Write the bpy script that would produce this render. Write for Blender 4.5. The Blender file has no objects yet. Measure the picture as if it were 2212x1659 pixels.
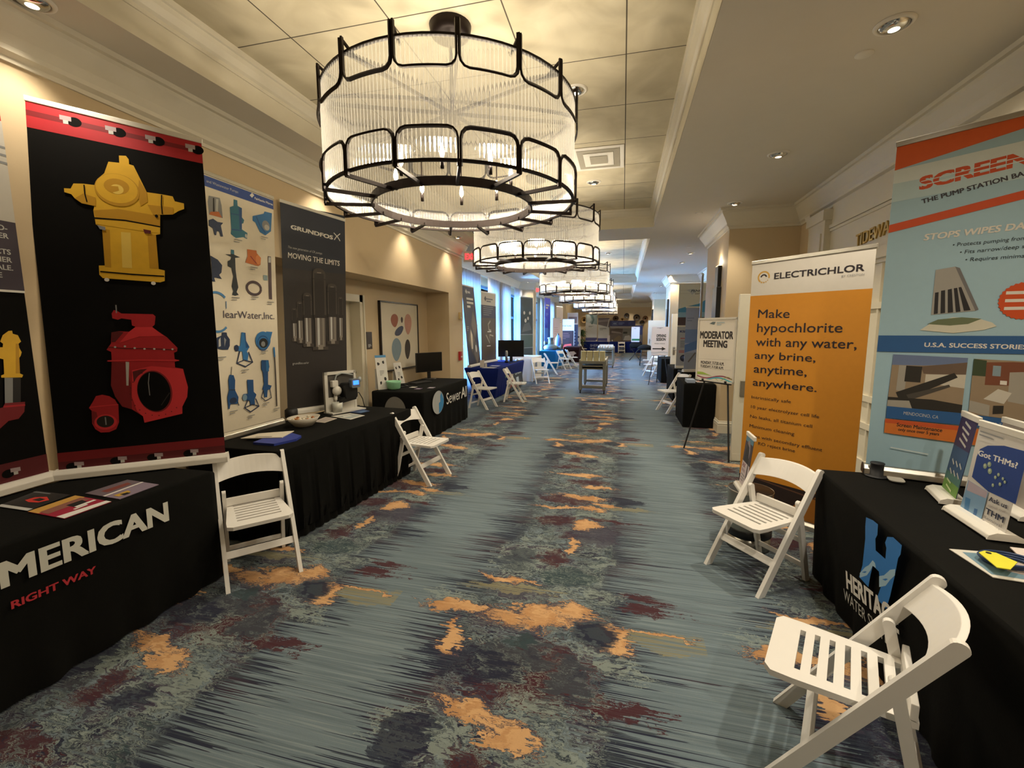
import bpy, bmesh, math, random
from mathutils import Matrix, Vector
S = bpy.context.scene
COL = S.collection
PI = math.pi
random.seed(4)

# ------------------------------------------------------------------ camera
cam = bpy.data.cameras.new('camera'); cam.sensor_width = 36.0; cam.lens = 36.0 * 956.9 / 2212.0
cam.clip_start = 0.02; cam.clip_end = 200
co = bpy.data.objects.new('camera', cam); COL.objects.link(co); S.camera = co
def cam_matrix(yaw, pitch, roll, loc):
    cy, sy, cp, sp = math.cos(yaw), math.sin(yaw), math.cos(pitch), math.sin(pitch)
    f = Vector((-sy * cp, cy * cp, sp)); r = Vector((cy, sy, 0)); u = r.cross(f)
    r2 = math.cos(roll) * r + math.sin(roll) * u; u2 = -math.sin(roll) * r + math.cos(roll) * u
    m = Matrix((r2, u2, -f)).transposed().to_4x4(); m.translation = loc
    return m
co.matrix_world = cam_matrix(0.24373916, -0.12391601, -0.00297184, Vector((0, 0, 1.6)))

# ------------------------------------------------------------------ world, exposure
W = bpy.data.worlds.new('World'); S.world = W; W.use_nodes = True
bg = W.node_tree.nodes['Background']; bg.inputs[0].default_value = (0.22, 0.50, 1.0, 1); bg.inputs[1].default_value = 50.0
S.view_settings.view_transform = 'Standard'; S.view_settings.look = 'None'
S.view_settings.gamma = 1.0; S.view_settings.use_curve_mapping = False
S.view_settings.exposure = 0.45
cy_ = S.cycles
cy_.use_denoising = True; cy_.max_bounces = 6; cy_.diffuse_bounces = 3; cy_.glossy_bounces = 2
cy_.transmission_bounces = 4; cy_.transparent_max_bounces = 16; cy_.caustics_reflective = False; cy_.caustics_refractive = False
cy_.sample_clamp_indirect = 4.0; cy_.use_light_tree = True; cy_.use_adaptive_sampling = True; cy_.adaptive_threshold = 0.03

WARM = (1.0, 0.88, 0.69)
CHAND_W, DOWN_W = 88.0, 88.0

# ------------------------------------------------------------------ materials
def lin(h):
    h = h.lstrip('#'); o = []
    for i in (0, 2, 4):
        c = int(h[i:i + 2], 16) / 255.0
        o.append(c / 12.92 if c <= 0.04045 else ((c + 0.055) / 1.055) ** 2.4)
    return (*o, 1.0)
_mats = {}
def nd(nt, t, _p=None, **ins):
    n = nt.nodes.new(t)
    for k, v in (_p or {}).items(): setattr(n, k, v)
    for k, v in ins.items():
        key = int(k[1:]) if k[0] == 'i' and k[1:].isdigit() else k.replace('_', ' ')
        if hasattr(v, 'is_output'): nt.links.new(v, n.inputs[key])
        else: n.inputs[key].default_value = v
    return n
def M(h, rough=0.6, metal=0.0, var=0.07, scale=24.0, bump=0.0, name=None, sheen=0.0):
    key = (h, rough, metal, var, scale, bump, sheen)
    if key in _mats: return _mats[key]
    m = bpy.data.materials.new(name or 'finish_' + h.strip('#')); m.use_nodes = True
    nt = m.node_tree; b = nt.nodes['Principled BSDF']
    c = lin(h); b.inputs['Roughness'].default_value = rough; b.inputs['Metallic'].default_value = metal
    if rough > 0.78: b.inputs['Specular IOR Level'].default_value = 0.12
    if sheen: b.inputs['Sheen Weight'].default_value = sheen
    tc = nd(nt, 'ShaderNodeTexCoord')
    no = nd(nt, 'ShaderNodeTexNoise', Vector=tc.outputs['Object'], Scale=scale, Detail=3.0)
    mx = nd(nt, 'ShaderNodeMix', {'data_type': 'RGBA'}, i0=no.outputs[0], i6=tuple(x * (1 - var) for x in c[:3]) + (1,), i7=tuple(min(1, x * (1 + var)) for x in c[:3]) + (1,))
    nt.links.new(mx.outputs[2], b.inputs['Base Color'])
    if bump:
        n2 = nd(nt, 'ShaderNodeTexNoise', Vector=tc.outputs['Object'], Scale=scale * 12, Detail=2.0)
        bp = nd(nt, 'ShaderNodeBump', Height=n2.outputs[0], Strength=bump, Distance=0.004)
        nt.links.new(bp.outputs[0], b.inputs['Normal'])
    _mats[key] = m
    return m
def emis(h, s, name):
    key = ('e', h, s)
    if key not in _mats:
        m = bpy.data.materials.new(name); m.use_nodes = True; b = m.node_tree.nodes['Principled BSDF']
        b.inputs['Base Color'].default_value = lin(h); b.inputs['Emission Color'].default_value = lin(h); b.inputs['Emission Strength'].default_value = s
        _mats[key] = m
    return _mats[key]

def glassy(name, trans, gloss_rough, body, facing_pow=1.0, base=0.12, body_mix=0.6):
    """clear ribbed glass: mostly lets light straight through, with a body of scattering and reflection towards grazing angles"""
    m = bpy.data.materials.new(name); m.use_nodes = True; nt = m.node_tree; nt.nodes.clear()
    out = nd(nt, 'ShaderNodeOutputMaterial')
    t0 = nd(nt, 'ShaderNodeBsdfTransparent', Color=(*trans, 1))
    rf = nd(nt, 'ShaderNodeBsdfRefraction', Color=(*trans, 1), Roughness=0.05, IOR=1.22)
    t = nd(nt, 'ShaderNodeMixShader', i0=0.62, i1=t0.outputs[0], i2=rf.outputs[0])
    g = nd(nt, 'ShaderNodeBsdfGlossy', Roughness=gloss_rough, Color=(1, 1, 1, 1))
    d = nd(nt, 'ShaderNodeBsdfTranslucent', Color=(*body, 1))
    d2 = nd(nt, 'ShaderNodeBsdfDiffuse', Color=(*body, 1))
    dm = nd(nt, 'ShaderNodeMixShader', i0=0.35, i1=d.outputs[0], i2=d2.outputs[0])
    b = nd(nt, 'ShaderNodeMixShader', i0=body_mix, i1=g.outputs[0], i2=dm.outputs[0])
    lw = nd(nt, 'ShaderNodeLayerWeight', Blend=0.45)
    pw = nd(nt, 'ShaderNodeMath', {'operation': 'POWER'}, i0=lw.outputs['Facing'], i1=facing_pow)
    ad = nd(nt, 'ShaderNodeMath', {'operation': 'MULTIPLY_ADD', 'use_clamp': True}, i0=pw.outputs[0], i1=0.75, i2=base)
    mx = nd(nt, 'ShaderNodeMixShader', i0=ad.outputs[0], i1=t.outputs[0], i2=b.outputs[0])
    nt.links.new(mx.outputs[0], out.inputs[0])
    return m
def sheer(name, col, clear, diff=0.3, tcol=None):
    m = bpy.data.materials.new(name); m.use_nodes = True; nt = m.node_tree; nt.nodes.clear()
    out = nd(nt, 'ShaderNodeOutputMaterial')
    t = nd(nt, 'ShaderNodeBsdfTransparent', Color=(1, 1, 1, 1))
    d = nd(nt, 'ShaderNodeBsdfTranslucent', Color=(*(tcol or col), 1)); d2 = nd(nt, 'ShaderNodeBsdfDiffuse', Color=(*col, 1))
    tc = nd(nt, 'ShaderNodeTexCoord')
    no = nd(nt, 'ShaderNodeTexNoise', Vector=tc.outputs['Object'], Scale=60.0)
    f = nd(nt, 'ShaderNodeMath', {'operation': 'MULTIPLY_ADD'}, i0=no.outputs[0], i1=0.1, i2=clear - 0.05)
    dm = nd(nt, 'ShaderNodeMixShader', i0=diff, i1=d.outputs[0], i2=d2.outputs[0])
    mx = nd(nt, 'ShaderNodeMixShader', i0=f.outputs[0], i1=dm.outputs[0], i2=t.outputs[0])
    nt.links.new(mx.outputs[0], out.inputs[0])
    return m

# ------------------------------------------------------------------ mesh builder
class MB:
    def __init__(s): s.v = []; s.f = []; s.mi = []; s.sm = []; s.mats = []; s.x = None
    def mat(s, m):
        if m not in s.mats: s.mats.append(m)
        return s.mats.index(m)
    def add(s, vs, fs, m, smooth=False):
        b = len(s.v); k = s.mat(m)
        for p in vs:
            p = Vector(p)
            s.v.append(s.x @ p if s.x is not None else p)
        for f in fs: s.f.append(tuple(b + i for i in f)); s.mi.append(k); s.sm.append(smooth)
        return s
    def bx(s, x0, x1, y0, y1, z0, z1, m):
        vs = [(x0, y0, z0), (x1, y0, z0), (x1, y1, z0), (x0, y1, z0), (x0, y0, z1), (x1, y0, z1), (x1, y1, z1), (x0, y1, z1)]
        return s.add(vs, [(3, 2, 1, 0), (4, 5, 6, 7), (0, 1, 5, 4), (1, 2, 6, 5), (2, 3, 7, 6), (3, 0, 4, 7)], m)
    def cb(s, c, d, m): return s.bx(c[0] - d[0] / 2, c[0] + d[0] / 2, c[1] - d[1] / 2, c[1] + d[1] / 2, c[2] - d[2] / 2, c[2] + d[2] / 2, m)
    def prism(s, poly, a, b, m, axis='y', smooth=False):
        """poly of 2D points extruded from a to b along axis; the 2D axes are the other two in xyz order"""
        def P(p, t): return {'x': (t, p[0], p[1]), 'y': (p[0], t, p[1]), 'z': (p[0], p[1], t)}[axis]
        n = len(poly); vs = [P(p, a) for p in poly] + [P(p, b) for p in poly]
        s.add(vs, [tuple(range(n))[::-1], tuple(range(n, 2 * n))], m)
        return s.add(vs, [(i, (i + 1) % n, n + (i + 1) % n, n + i) for i in range(n)], m, smooth)
    def tube(s, pts, r, m, n=8, closed=False, smooth=True, ry=None):
        pts = [Vector(p) for p in pts]; N = len(pts); vs = []; prev = None
        for i, p in enumerate(pts):
            a = pts[(i - 1) % N] if closed or i else p; b = pts[(i + 1) % N] if closed or i < N - 1 else p
            t = (b - a).normalized()
            up = prev if prev is not None else (Vector((0, 0, 1)) if abs(t.z) < 0.95 else Vector((1, 0, 0)))
            u = (up - t * up.dot(t)).normalized(); w = t.cross(u); prev = u
            for k in range(n):
                a_ = 2 * PI * (k + 0.5) / n; vs.append(p + u * (r * math.cos(a_)) + w * ((ry or r) * math.sin(a_)))
        fs = []
        for i in range(N if closed else N - 1):
            j = (i + 1) % N
            for k in range(n): fs.append((i * n + k, i * n + (k + 1) % n, j * n + (k + 1) % n, j * n + k))
        s.add(vs, fs, m, smooth)
        if not closed: s.add(vs[:n], [tuple(range(n))[::-1]], m); s.add(vs[-n:], [tuple(range(n))], m)
        return s
    def bar(s, p, q, w, h, m, up=(0, 0, 1)):
        p, q = Vector(p), Vector(q); t = (q - p).normalized(); up = Vector(up)
        if abs(t.dot(up)) > 0.98: up = Vector((1, 0, 0))
        a = t.cross(up).normalized() * (w / 2); b = a.cross(t).normalized() * (h / 2)
        vs = [p - a - b, p + a - b, p + a + b, p - a + b, q - a - b, q + a - b, q + a + b, q - a + b]
        return s.add(vs, [(3, 2, 1, 0), (4, 5, 6, 7), (0, 1, 5, 4), (1, 2, 6, 5), (2, 3, 7, 6), (3, 0, 4, 7)], m)
    def lathe(s, prof, m, n=24, c=(0, 0, 0), sx=1.0, sy=1.0, smooth=True):
        vs = []; fs = []
        for r, z in prof:
            for k in range(n): a = 2 * PI * k / n; vs.append((c[0] + r * sx * math.cos(a), c[1] + r * sy * math.sin(a), c[2] + z))
        for i in range(len(prof) - 1):
            for k in range(n): fs.append((i * n + k, i * n + (k + 1) % n, (i + 1) * n + (k + 1) % n, (i + 1) * n + k))
        s.add(vs, fs, m, smooth)
        if prof[0][0] > 1e-5: s.add(vs[:n], [tuple(range(n))[::-1]], m)
        if prof[-1][0] > 1e-5: s.add(vs[-n:], [tuple(range(n))], m)
        return s
    def sweep(s, path, prof, m, closed=False):
        """profile [(d, z)] carried along a flat path of (x, y); d is measured to the path's left"""
        P = [Vector((p[0], p[1])) for p in path]; N = len(P); vs = []
        for i in range(N):
            ds = []
            if closed or i: ds.append((P[i] - P[i - 1]).normalized())
            if closed or i < N - 1: ds.append((P[(i + 1) % N] - P[i]).normalized())
            ns = [Vector((-d.y, d.x)) for d in ds]
            mtr = (ns[0] + ns[-1]).normalized(); mtr = mtr / max(0.2, mtr.dot(ns[0]))
            for d, z in prof: vs.append((P[i].x + mtr.x * d, P[i].y + mtr.y * d, z))
        n = len(prof); fs = []
        for i in range(N if closed else N - 1):
            j = (i + 1) % N
            for k in range(n - 1): fs.append((i * n + k, j * n + k, j * n + k + 1, i * n + k + 1))
        return s.add(vs, fs, m)
    def build(s, name, parent=None, bevel=0.0, solid=0.0):
        me = bpy.data.meshes.new(name); me.from_pydata([tuple(p) for p in s.v], [], s.f)
        for m in s.mats: me.materials.append(m)
        me.polygons.foreach_set('material_index', s.mi); me.polygons.foreach_set('use_smooth', s.sm); me.update()
        o = bpy.data.objects.new(name, me); COL.objects.link(o)
        if parent is not None: o.parent = parent
        if solid:
            md = o.modifiers.new('solid', 'SOLIDIFY'); md.thickness = solid; md.offset = 0
        if bevel:
            md = o.modifiers.new('bevel', 'BEVEL'); md.width = bevel; md.segments = 2; md.limit_method = 'ANGLE'
        return o

def rect_z(x0, x1, y0, y1): return [(x0, y0), (x1, y0), (x1, y1), (x0, y1)]
def rpoly(w, h, r, n=4, cx=0.0, cy=0.0):
    o = []
    for sx, sy, a0 in ((1, 1, 0), (-1, 1, 90), (-1, -1, 180), (1, -1, 270)):
        for i in range(n + 1):
            a = math.radians(a0 + 90 * i / n); o.append((cx + sx * (w / 2 - r) + r * math.cos(a), cy + sy * (h / 2 - r) + r * math.sin(a)))
    return o

# ------------------------------------------------------------------ text
_tx = {}
def glyphs(t, bold):
    k = (t, bold)
    if k not in _tx:
        cu = bpy.data.curves.new('t', 'FONT'); cu.body = t; cu.size = 1.0; cu.resolution_u = 3
        ob = bpy.data.objects.new('t', cu); COL.objects.link(ob)
        bpy.context.view_layer.update()
        me = bpy.data.meshes.new_from_object(ob.evaluated_get(bpy.context.evaluated_depsgraph_get()))
        vs = [(v.co.x, v.co.y) for v in me.vertices]; fs = [tuple(p.vertices) for p in me.polygons]
        bpy.data.objects.remove(ob); bpy.data.curves.remove(cu); bpy.data.meshes.remove(me)
        _tx[k] = (vs, fs)
    return _tx[k]
CAP = max(v[1] for v in glyphs('H', 0.0)[0])

class Sheet:
    """prints on a flat face: O origin, U to the right, V up, each mark a hair in front of the one before"""
    def __init__(s, mb, O=(0, 0, 0), U=(1, 0, 0), V=(0, 0, 1), step=0.00015, start=0.0004):
        s.mb = mb; s.O = Vector(O); s.U = Vector(U).normalized(); s.V = Vector(V).normalized(); s.N = s.U.cross(s.V).normalized(); s.l = start; s.step = step
    def P(s, p): return s.O + s.U * p[0] + s.V * p[1] + s.N * s.l
    def poly(s, pts, m):
        a = sum(pts[i][0] * pts[(i + 1) % len(pts)][1] - pts[(i + 1) % len(pts)][0] * pts[i][1] for i in range(len(pts)))
        if a < 0: pts = pts[::-1]
        s.l += s.step; s.mb.add([s.P(p) for p in pts], [tuple(range(len(pts)))], m); return s
    def rect(s, u0, v0, u1, v1, m): return s.poly([(u0, v0), (u1, v0), (u1, v1), (u0, v1)], m)
    def ell(s, cu, cv, ru, rv, m, rot=0.0, n=24, a0=0.0, a1=360.0):
        c, q = math.cos(math.radians(rot)), math.sin(math.radians(rot)); pts = []
        for i in range(n + (1 if a1 - a0 < 360 else 0)):
            a = math.radians(a0 + (a1 - a0) * i / n); x, y = ru * math.cos(a), rv * math.sin(a); pts.append((cu + x * c - y * q, cv + x * q + y * c))
        return s.poly(pts, m)
    def line(s, pts, w, m, closed=False):
        s.l += s.step; pts = [Vector(p) for p in pts]
        if closed: pts = pts + [pts[0]]
        vs = []
        for i, p in enumerate(pts):
            t = (pts[min(i + 1, len(pts) - 1)] - pts[max(i - 1, 0)]).normalized(); n = Vector((-t.y, t.x)) * (w / 2); vs += [p + n, p - n]
        s.mb.add([s.P(p) for p in vs], [(2 * i, 2 * i + 1, 2 * i + 3, 2 * i + 2) for i in range(len(pts) - 1)], m); return s
    def ring(s, cu, cv, r, w, m, a0=0.0, a1=360.0, ry=1.0):
        return s.line([(cu + r * math.cos(math.radians(a0 + (a1 - a0) * i / 28)), cv + r * ry * math.sin(math.radians(a0 + (a1 - a0) * i / 28))) for i in range(29)], w, m)
    def text(s, t, p, w, h, ang, m, bold=0.0, shear=0.0, align='L'):
        """w None: natural width; h cap height"""
        vs, fs = glyphs(t, 0.0); x0 = min(v[0] for v in vs); x1 = max(v[0] for v in vs)
        ky = h / CAP; kx = ky if w is None else w / (x1 - x0)
        sh = {'L': 0.0, 'C': -0.5, 'R': -1.0}[align] * (x1 - x0) * kx
        c, q = math.cos(ang), math.sin(ang)
        for dx, dy in (((0, 0),) if bold <= 0.004 else ((-bold, -bold * .7), (bold, -bold * .7), (-bold, bold * .7), (bold, bold * .7))):
            s.l += s.step * .3; o = []
            for x, y in vs:
                X, Y = (x - x0 + dx) * kx + sh + y * ky * shear, (y + dy) * ky; o.append(s.P((p[0] + X * c - Y * q, p[1] + X * q + Y * c)))
            s.mb.add(o, fs, m)
        return s
    def bars(s, u, v, w, h, n, gap, m, seed=0):
        r = random.Random(seed)
        for i in range(n): s.rect(u, v - i * gap - h, u + w * (1 if i < n - 1 else 0.6) * r.uniform(0.8, 1), v - i * gap, m)
        return s

# ------------------------------------------------------------------ things
def tag(o, label, cat, group=None, kind=None):
    o['label'] = label; o['category'] = cat
    if group: o['group'] = group
    if kind: o['kind'] = kind
    return o
def thing(name, label, cat, loc=(0, 0, 0), rz=0.0, group=None):
    o = bpy.data.objects.new(name, None); COL.objects.link(o); o.empty_display_size = 0.1
    o.location = loc; o.rotation_euler = (0, 0, rz)
    return tag(o, label, cat, group)
def struct(name, mb, label=None, bevel=0.0, cat=None):
    o = mb.build(name, None, bevel); o['kind'] = 'structure'
    if label: o['label'] = label; o['category'] = cat or name.split('_')[0]
    return o
KIDS = {}
def dup(root, name, loc, rz, label, group=None):
    def cp(o, par):
        c = o.copy(); COL.objects.link(c)
        if par is not None: c.parent = par
        for ch in o.children: cp(ch, c)
        return c
    r = cp(root, None); r.location = loc; r.rotation_euler = (0, 0, rz); r['label'] = label
    if group: r['group'] = group
    return r
def lamp(name, kind, loc, energy, color=WARM, radius=0.03, parent=None, spot=None, blend=0.5, rot=None):
    l = bpy.data.lights.new(name, kind); l.energy = energy; l.color = color
    if kind in ('POINT', 'SPOT'): l.shadow_soft_size = radius
    if kind == 'SPOT': l.spot_size = math.radians(spot); l.spot_blend = blend
    o = bpy.data.objects.new(name, l); COL.objects.link(o); o.location = loc
    if parent is not None: o.parent = parent
    if rot: o.rotation_euler = rot
    return o

# ================================================================== carpet material
def carpet():
    m = bpy.data.materials.new('patterned_carpet'); m.use_nodes = True; nt = m.node_tree
    b = nt.nodes['Principled BSDF']; b.inputs['Roughness'].default_value = 0.95; b.inputs['Sheen Weight'].default_value = 0.08
    b.inputs['Specular IOR Level'].default_value = 0.1
    tc = nd(nt, 'ShaderNodeTexCoord'); pos = tc.outputs['Object']
    sp = nd(nt, 'ShaderNodeSeparateXYZ', i0=pos)
    def ma(op, a, b_=0.0, c=0.0, clamp=False): return nd(nt, 'ShaderNodeMath', {'operation': op, 'use_clamp': clamp}, i0=a, i1=b_, i2=c).outputs[0]
    PX_, PY_ = 1.72, 4.0
    xs = ma('SUBTRACT', ma('WRAP', ma('ADD', sp.outputs[0], 0.41 + PX_ / 2), PX_, 0.0), PX_ / 2)
    ys = ma('ADD', ma('WRAP', ma('SUBTRACT', sp.outputs[1], 0.9), PY_, 0.0), 0.9)
    P = nd(nt, 'ShaderNodeCombineXYZ', i0=xs, i1=ys).outputs[0]
    def noise(v, s, d=3.0, w=0.0, out=0, rough=0.55, dist=0.0): return nd(nt, 'ShaderNodeTexNoise', Vector=v, Scale=s, Detail=d, Roughness=rough, Distortion=dist).outputs[out]
    def vm(op, a, b_): return nd(nt, 'ShaderNodeVectorMath', {'operation': op}, i0=a, i1=b_).outputs[0]
    def warp(v, s, amt, d=3.0): return nd(nt, 'ShaderNodeVectorMath', {'operation': 'MULTIPLY'}, i0=vm('SUBTRACT', noise(v, s, d, out=1), (0.5, 0.5, 0.5)), i1=amt).outputs[0]
    strk = nd(nt, 'ShaderNodeMapping', {'vector_type': 'POINT'}, i0=pos, i3=(1.1, 62.0, 1.0)).outputs[0]
    strk2 = nd(nt, 'ShaderNodeMapping', {'vector_type': 'POINT'}, i0=pos, i3=(2.2, 140.0, 1.0)).outputs[0]
    s1 = noise(strk, 1.0, 2.0); s2 = noise(strk2, 1.0, 1.0)
    # warped coordinates: blobby and streaky
    Pw = vm('ADD', vm('ADD', P, warp(P, 4.6, (0.30, 0.20, 0))), warp(P, 17.0, (0.13, 0.085, 0)))
    sx = ma('MULTIPLY', ma('SUBTRACT', s1, 0.5), 0.55)
    Ps = vm('ADD', Pw, nd(nt, 'ShaderNodeCombineXYZ', i0=sx).outputs[0])
    Pm = vm('ADD', Pw, nd(nt, 'ShaderNodeCombineXYZ', i0=ma('MULTIPLY', sx, 0.3)).outputs[0])
    def mr(v, a, b_, c=0.0, d=1.0): return nd(nt, 'ShaderNodeMapRange', {'interpolation_type': 'LINEAR'}, i0=v, i1=a, i2=b_, i3=c, i4=d).outputs[0]
    def mix(f, a, b_): return nd(nt, 'ShaderNodeMix', {'data_type': 'RGBA'}, i0=f, i6=a, i7=b_).outputs[2]
    C_ = {k: lin(v) for k, v in dict(base='#77878f', base2='#5f6e77', pale='#9ba7a8', navy='#23263a', slate='#3b434c', sage='#88948f', teal='#36474c', plum='#443f4e', maroon='#48282f', orange='#d3a878', olive='#8a8567').items()}
    col = mix(mr(s1, 0.32, 0.68), C_['base2'], C_['base'])
    col = mix(mr(s2, 0.52, 0.72, 0, 0.45), col, C_['pale'])
    big = noise(pos, 0.9, 2.0)
    col = mix(mr(big, 0.4, 0.65, 0, 0.35), col, C_['base2'])
    # band of swirls down the middle of each repeat, its edge combed into streaks
    sps = nd(nt, 'ShaderNodeSeparateXYZ', i0=Ps); ax = ma('ABSOLUTE', sps.outputs[0])
    edge = ma('SUBTRACT', ma('ADD', 0.47, ma('MULTIPLY', noise(nd(nt, 'ShaderNodeCombineXYZ', i1=ys).outputs[0], 1.6, 2.0), 0.34)), 0.17)
    band = mr(ma('SUBTRACT', edge, ax), -0.03, 0.02)
    spm = nd(nt, 'ShaderNodeSeparateXYZ', i0=Pm); ax2 = ma('ABSOLUTE', spm.outputs[0])
    core = mr(ma('SUBTRACT', ma('SUBTRACT', edge, 0.12), ax2), -0.05, 0.06)
    sw = noise(Pm, 3.3, 5.0, dist=1.6)
    sw2 = noise(vm('ADD', Pm, (7.3, 2.1, 0)), 4.6, 5.0, dist=2.2)
    sw3 = noise(vm('ADD', Pm, (3.3, 9.1, 0)), 2.6, 4.0, dist=1.2)
    s3 = noise(nd(nt, 'ShaderNodeMapping', {'vector_type': 'POINT'}, i0=pos, i3=(1.5, 120.0, 1.0)).outputs[0], 1.0, 1.0)
    s4 = noise(nd(nt, 'ShaderNodeMapping', {'vector_type': 'POINT'}, i0=vm('ADD', pos, (3.7, 0.4, 0)), i3=(1.9, 70.0, 1.0)).outputs[0], 1.0, 1.0)
    axr = ma('ABSOLUTE', xs); far = ma('MULTIPLY', ma('SUBTRACT', axr, 0.34), 1 / 0.44, clamp=True)
    thr = ma('MULTIPLY_ADD', far, 0.265, 0.43)
    yn = noise(nd(nt, 'ShaderNodeCombineXYZ', i1=ys).outputs[0], 3.1, 2.0)
    thr = ma('ADD', thr, ma('MULTIPLY', ma('SUBTRACT', 0.5, yn), 0.35))
    ink = mix(mr(noise(pos, 2.2, 1.0), 0.5, 0.6), C_['navy'], mix(0.5, C_['maroon'], C_['navy']))
    col = mix(ma('MULTIPLY', mr(ma('SUBTRACT', s3, thr), 0.0, 0.012), 0.95), col, ink)
    col = mix(ma('MULTIPLY', mr(ma('SUBTRACT', s4, ma('ADD', thr, 0.06)), 0.0, 0.015), 0.85), col, C_['slate'])
    inner = mix(mr(sw, 0.44, 0.47), C_['navy'], C_['slate'])
    inner = mix(mr(sw, 0.40, 0.385), inner, C_['base2'])
    inner = mix(mr(sw, 0.585, 0.60), inner, C_['base'])
    inner = mix(mr(sw2, 0.585, 0.60), inner, C_['sage'])
    inner = mix(mr(ma('ABSOLUTE', ma('SUBTRACT', sw2, 0.47)), 0.016, 0.008), inner, C_['sage'])
    inner = mix(mr(sw3, 0.56, 0.585), inner, C_['plum'])
    sw4 = noise(vm('ADD', Pm, (1.3, 5.1, 0)), 11.0, 6.0, dist=2.5, rough=.6)
    inner = mix(mr(ma('ABSOLUTE', ma('SUBTRACT', sw4, 0.5)), 0.03, 0.012, 0, .75), inner, C_['sage'])
    inner = mix(mr(sw4, 0.57, 0.60, 0, .9), inner, C_['navy'])
    inner = mix(mr(ma('ABSOLUTE', ma('SUBTRACT', sw, 0.52)), 0.022, 0.01), inner, C_['base'])
    inner = mix(mr(ma('ABSOLUTE', ma('SUBTRACT', sw3, 0.45)), 0.012, 0.006), inner, C_['teal'])
    fine = mr(s4, 0.60, 0.63, 0, .7)
    inner = mix(fine, inner, C_['base2'])
    col = mix(ma('MULTIPLY', core, 0.92), col, inner)
    F = [  # colour, centre x, y, radii, turn, kind (w blobby, s streaky)
        ('sage', -.62, 2.88, .22, .20, 20, 'w'), ('slate', -.63, 2.86, .10, .15, -20, 'w'), ('maroon', -.42, 2.93, .09, .12, 10, 'w'), ('teal', -.30, 2.70, .16, .10, 10, 'w'),
        ('sage', -.30, 2.50, .34, .08, 5, 'w'), ('sage', -.95, 2.32, .16, .09, 0, 'w'), ('plum', -.55, 2.47, .18, .06, 0, 'w'),
        ('maroon', -.38, 1.86, .30, .21, 8, 'w'), ('slate', -.54, 1.90, .12, .15, 12, 'w'), ('slate', -.20, 1.86, .095, .14, 0, 'w'), ('slate', -.38, 1.97, .07, .13, 0, 'w'),
        ('navy', -.72, 1.85, .20, .12, 0, 's'), ('sage', -.30, 1.66, .10, .10, 40, 'w'), ('sage', -.05, 2.02, .20, .06, -20, 'w'),
        ('maroon', .17, 2.55, .10, .05, 0, 's'), ('maroon', .20, 2.44, .12, .035, 0, 's'), ('maroon', .02, 1.74, .16, .05, 0, 's'),
        ('sage', -.72, 1.45, .22, .12, 0, 'w'), ('navy', -.80, 1.40, .09, .12, 0, 'w'), ('sage', -.25, 1.38, .18, .16, 30, 'w'), ('maroon', -.52, 1.33, .07, .12, -20, 'w'), ('navy', -.32, 1.28, .10, .07, 0, 'w'),
        ('maroon', -.50, 3.55, .17, .10, 10, 'w'), ('maroon', -.36, 3.28, .07, .09, 0, 'w'), ('plum', -.20, 3.35, .20, .22, 0, 'w'), ('maroon', -.10, 3.64, .16, .035, 0, 's'), ('sage', -.15, 3.75, .16, .07, 0, 'w'),
        ('maroon', -.46, 4.02, .22, .12, 5, 'w'), ('maroon', -.30, 4.55, .18, .08, 0, 'w'), ('navy', .02, 4.1, .2, .08, 0, 'w'), ('maroon', -.55, 1.02, .2, .06, 0, 's'),
        ('olive', .28, 2.22, .26, .085, 4, 's'), ('olive', -.62, 2.52, .25, .05, 0, 's'), ('olive', .05, 3.92, .2, .04, 0, 's'),
        ('orange', -.42, 2.27, .25, .095, 6, 'w'), ('orange', -.24, 2.36, .09, .09, 30, 'w'), ('orange', -.60, 2.25, .10, .06, -10, 'w'),
        ('orange', .00, 2.17, .075, .10, 20, 'w'), ('orange', -.88, 2.25, .17, .055, 5, 'w'), ('orange', -.83, 1.98, .045, .14, 12, 'w'), ('orange', -.67, 2.61, .16, .028, -3, 'w'),
        ('orange', .24, 2.27, .16, .014, 0, 's'), ('orange', -.54, 1.58, .19, .055, -12, 'w'), ('orange', -.38, 1.50, .10, .05, -25, 'w'),
        ('orange', -.25, 3.50, .085, .09, 0, 'w'), ('orange', -.31, 3.12, .04, .12, 10, 'w'), ('orange', -.45, 3.84, .28, .022, 4, 'w'), ('orange', -.36, 4.12, .22, .045, -8, 'w'), ('orange', -.10, 3.98, .12, .03, -20, 'w'),
        ('orange', -.22, 3.86, .10, .05, 20, 'w'), ('orange', -.42, 4.75, .24, .05, 0, 'w'), ('orange', -.18, 4.42, .12, .04, 0, 'w'),
        ('slate', -.105, 2.19, .115, .085, 0, 'w'), ('navy', -.105, 2.185, .09, .062, 0, 'w'), ('slate', -.10, 2.175, .06, .032, 0, 'w'), ('teal', -.45, 2.07, .075, .055, -10, 'w'),
    ]
    rag = ma('MULTIPLY', ma('SUBTRACT', noise(Pm, 17.0, 7.0, dist=2.2, rough=.68), 0.5), 3.3); rag2 = ma('MULTIPLY', rag, 0.3)
    veil = mr(ma('ABSOLUTE', ma('SUBTRACT', sw4, 0.5)), 0.028, 0.014); patch = mr(sw4, 0.46, 0.50); done = False
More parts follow.
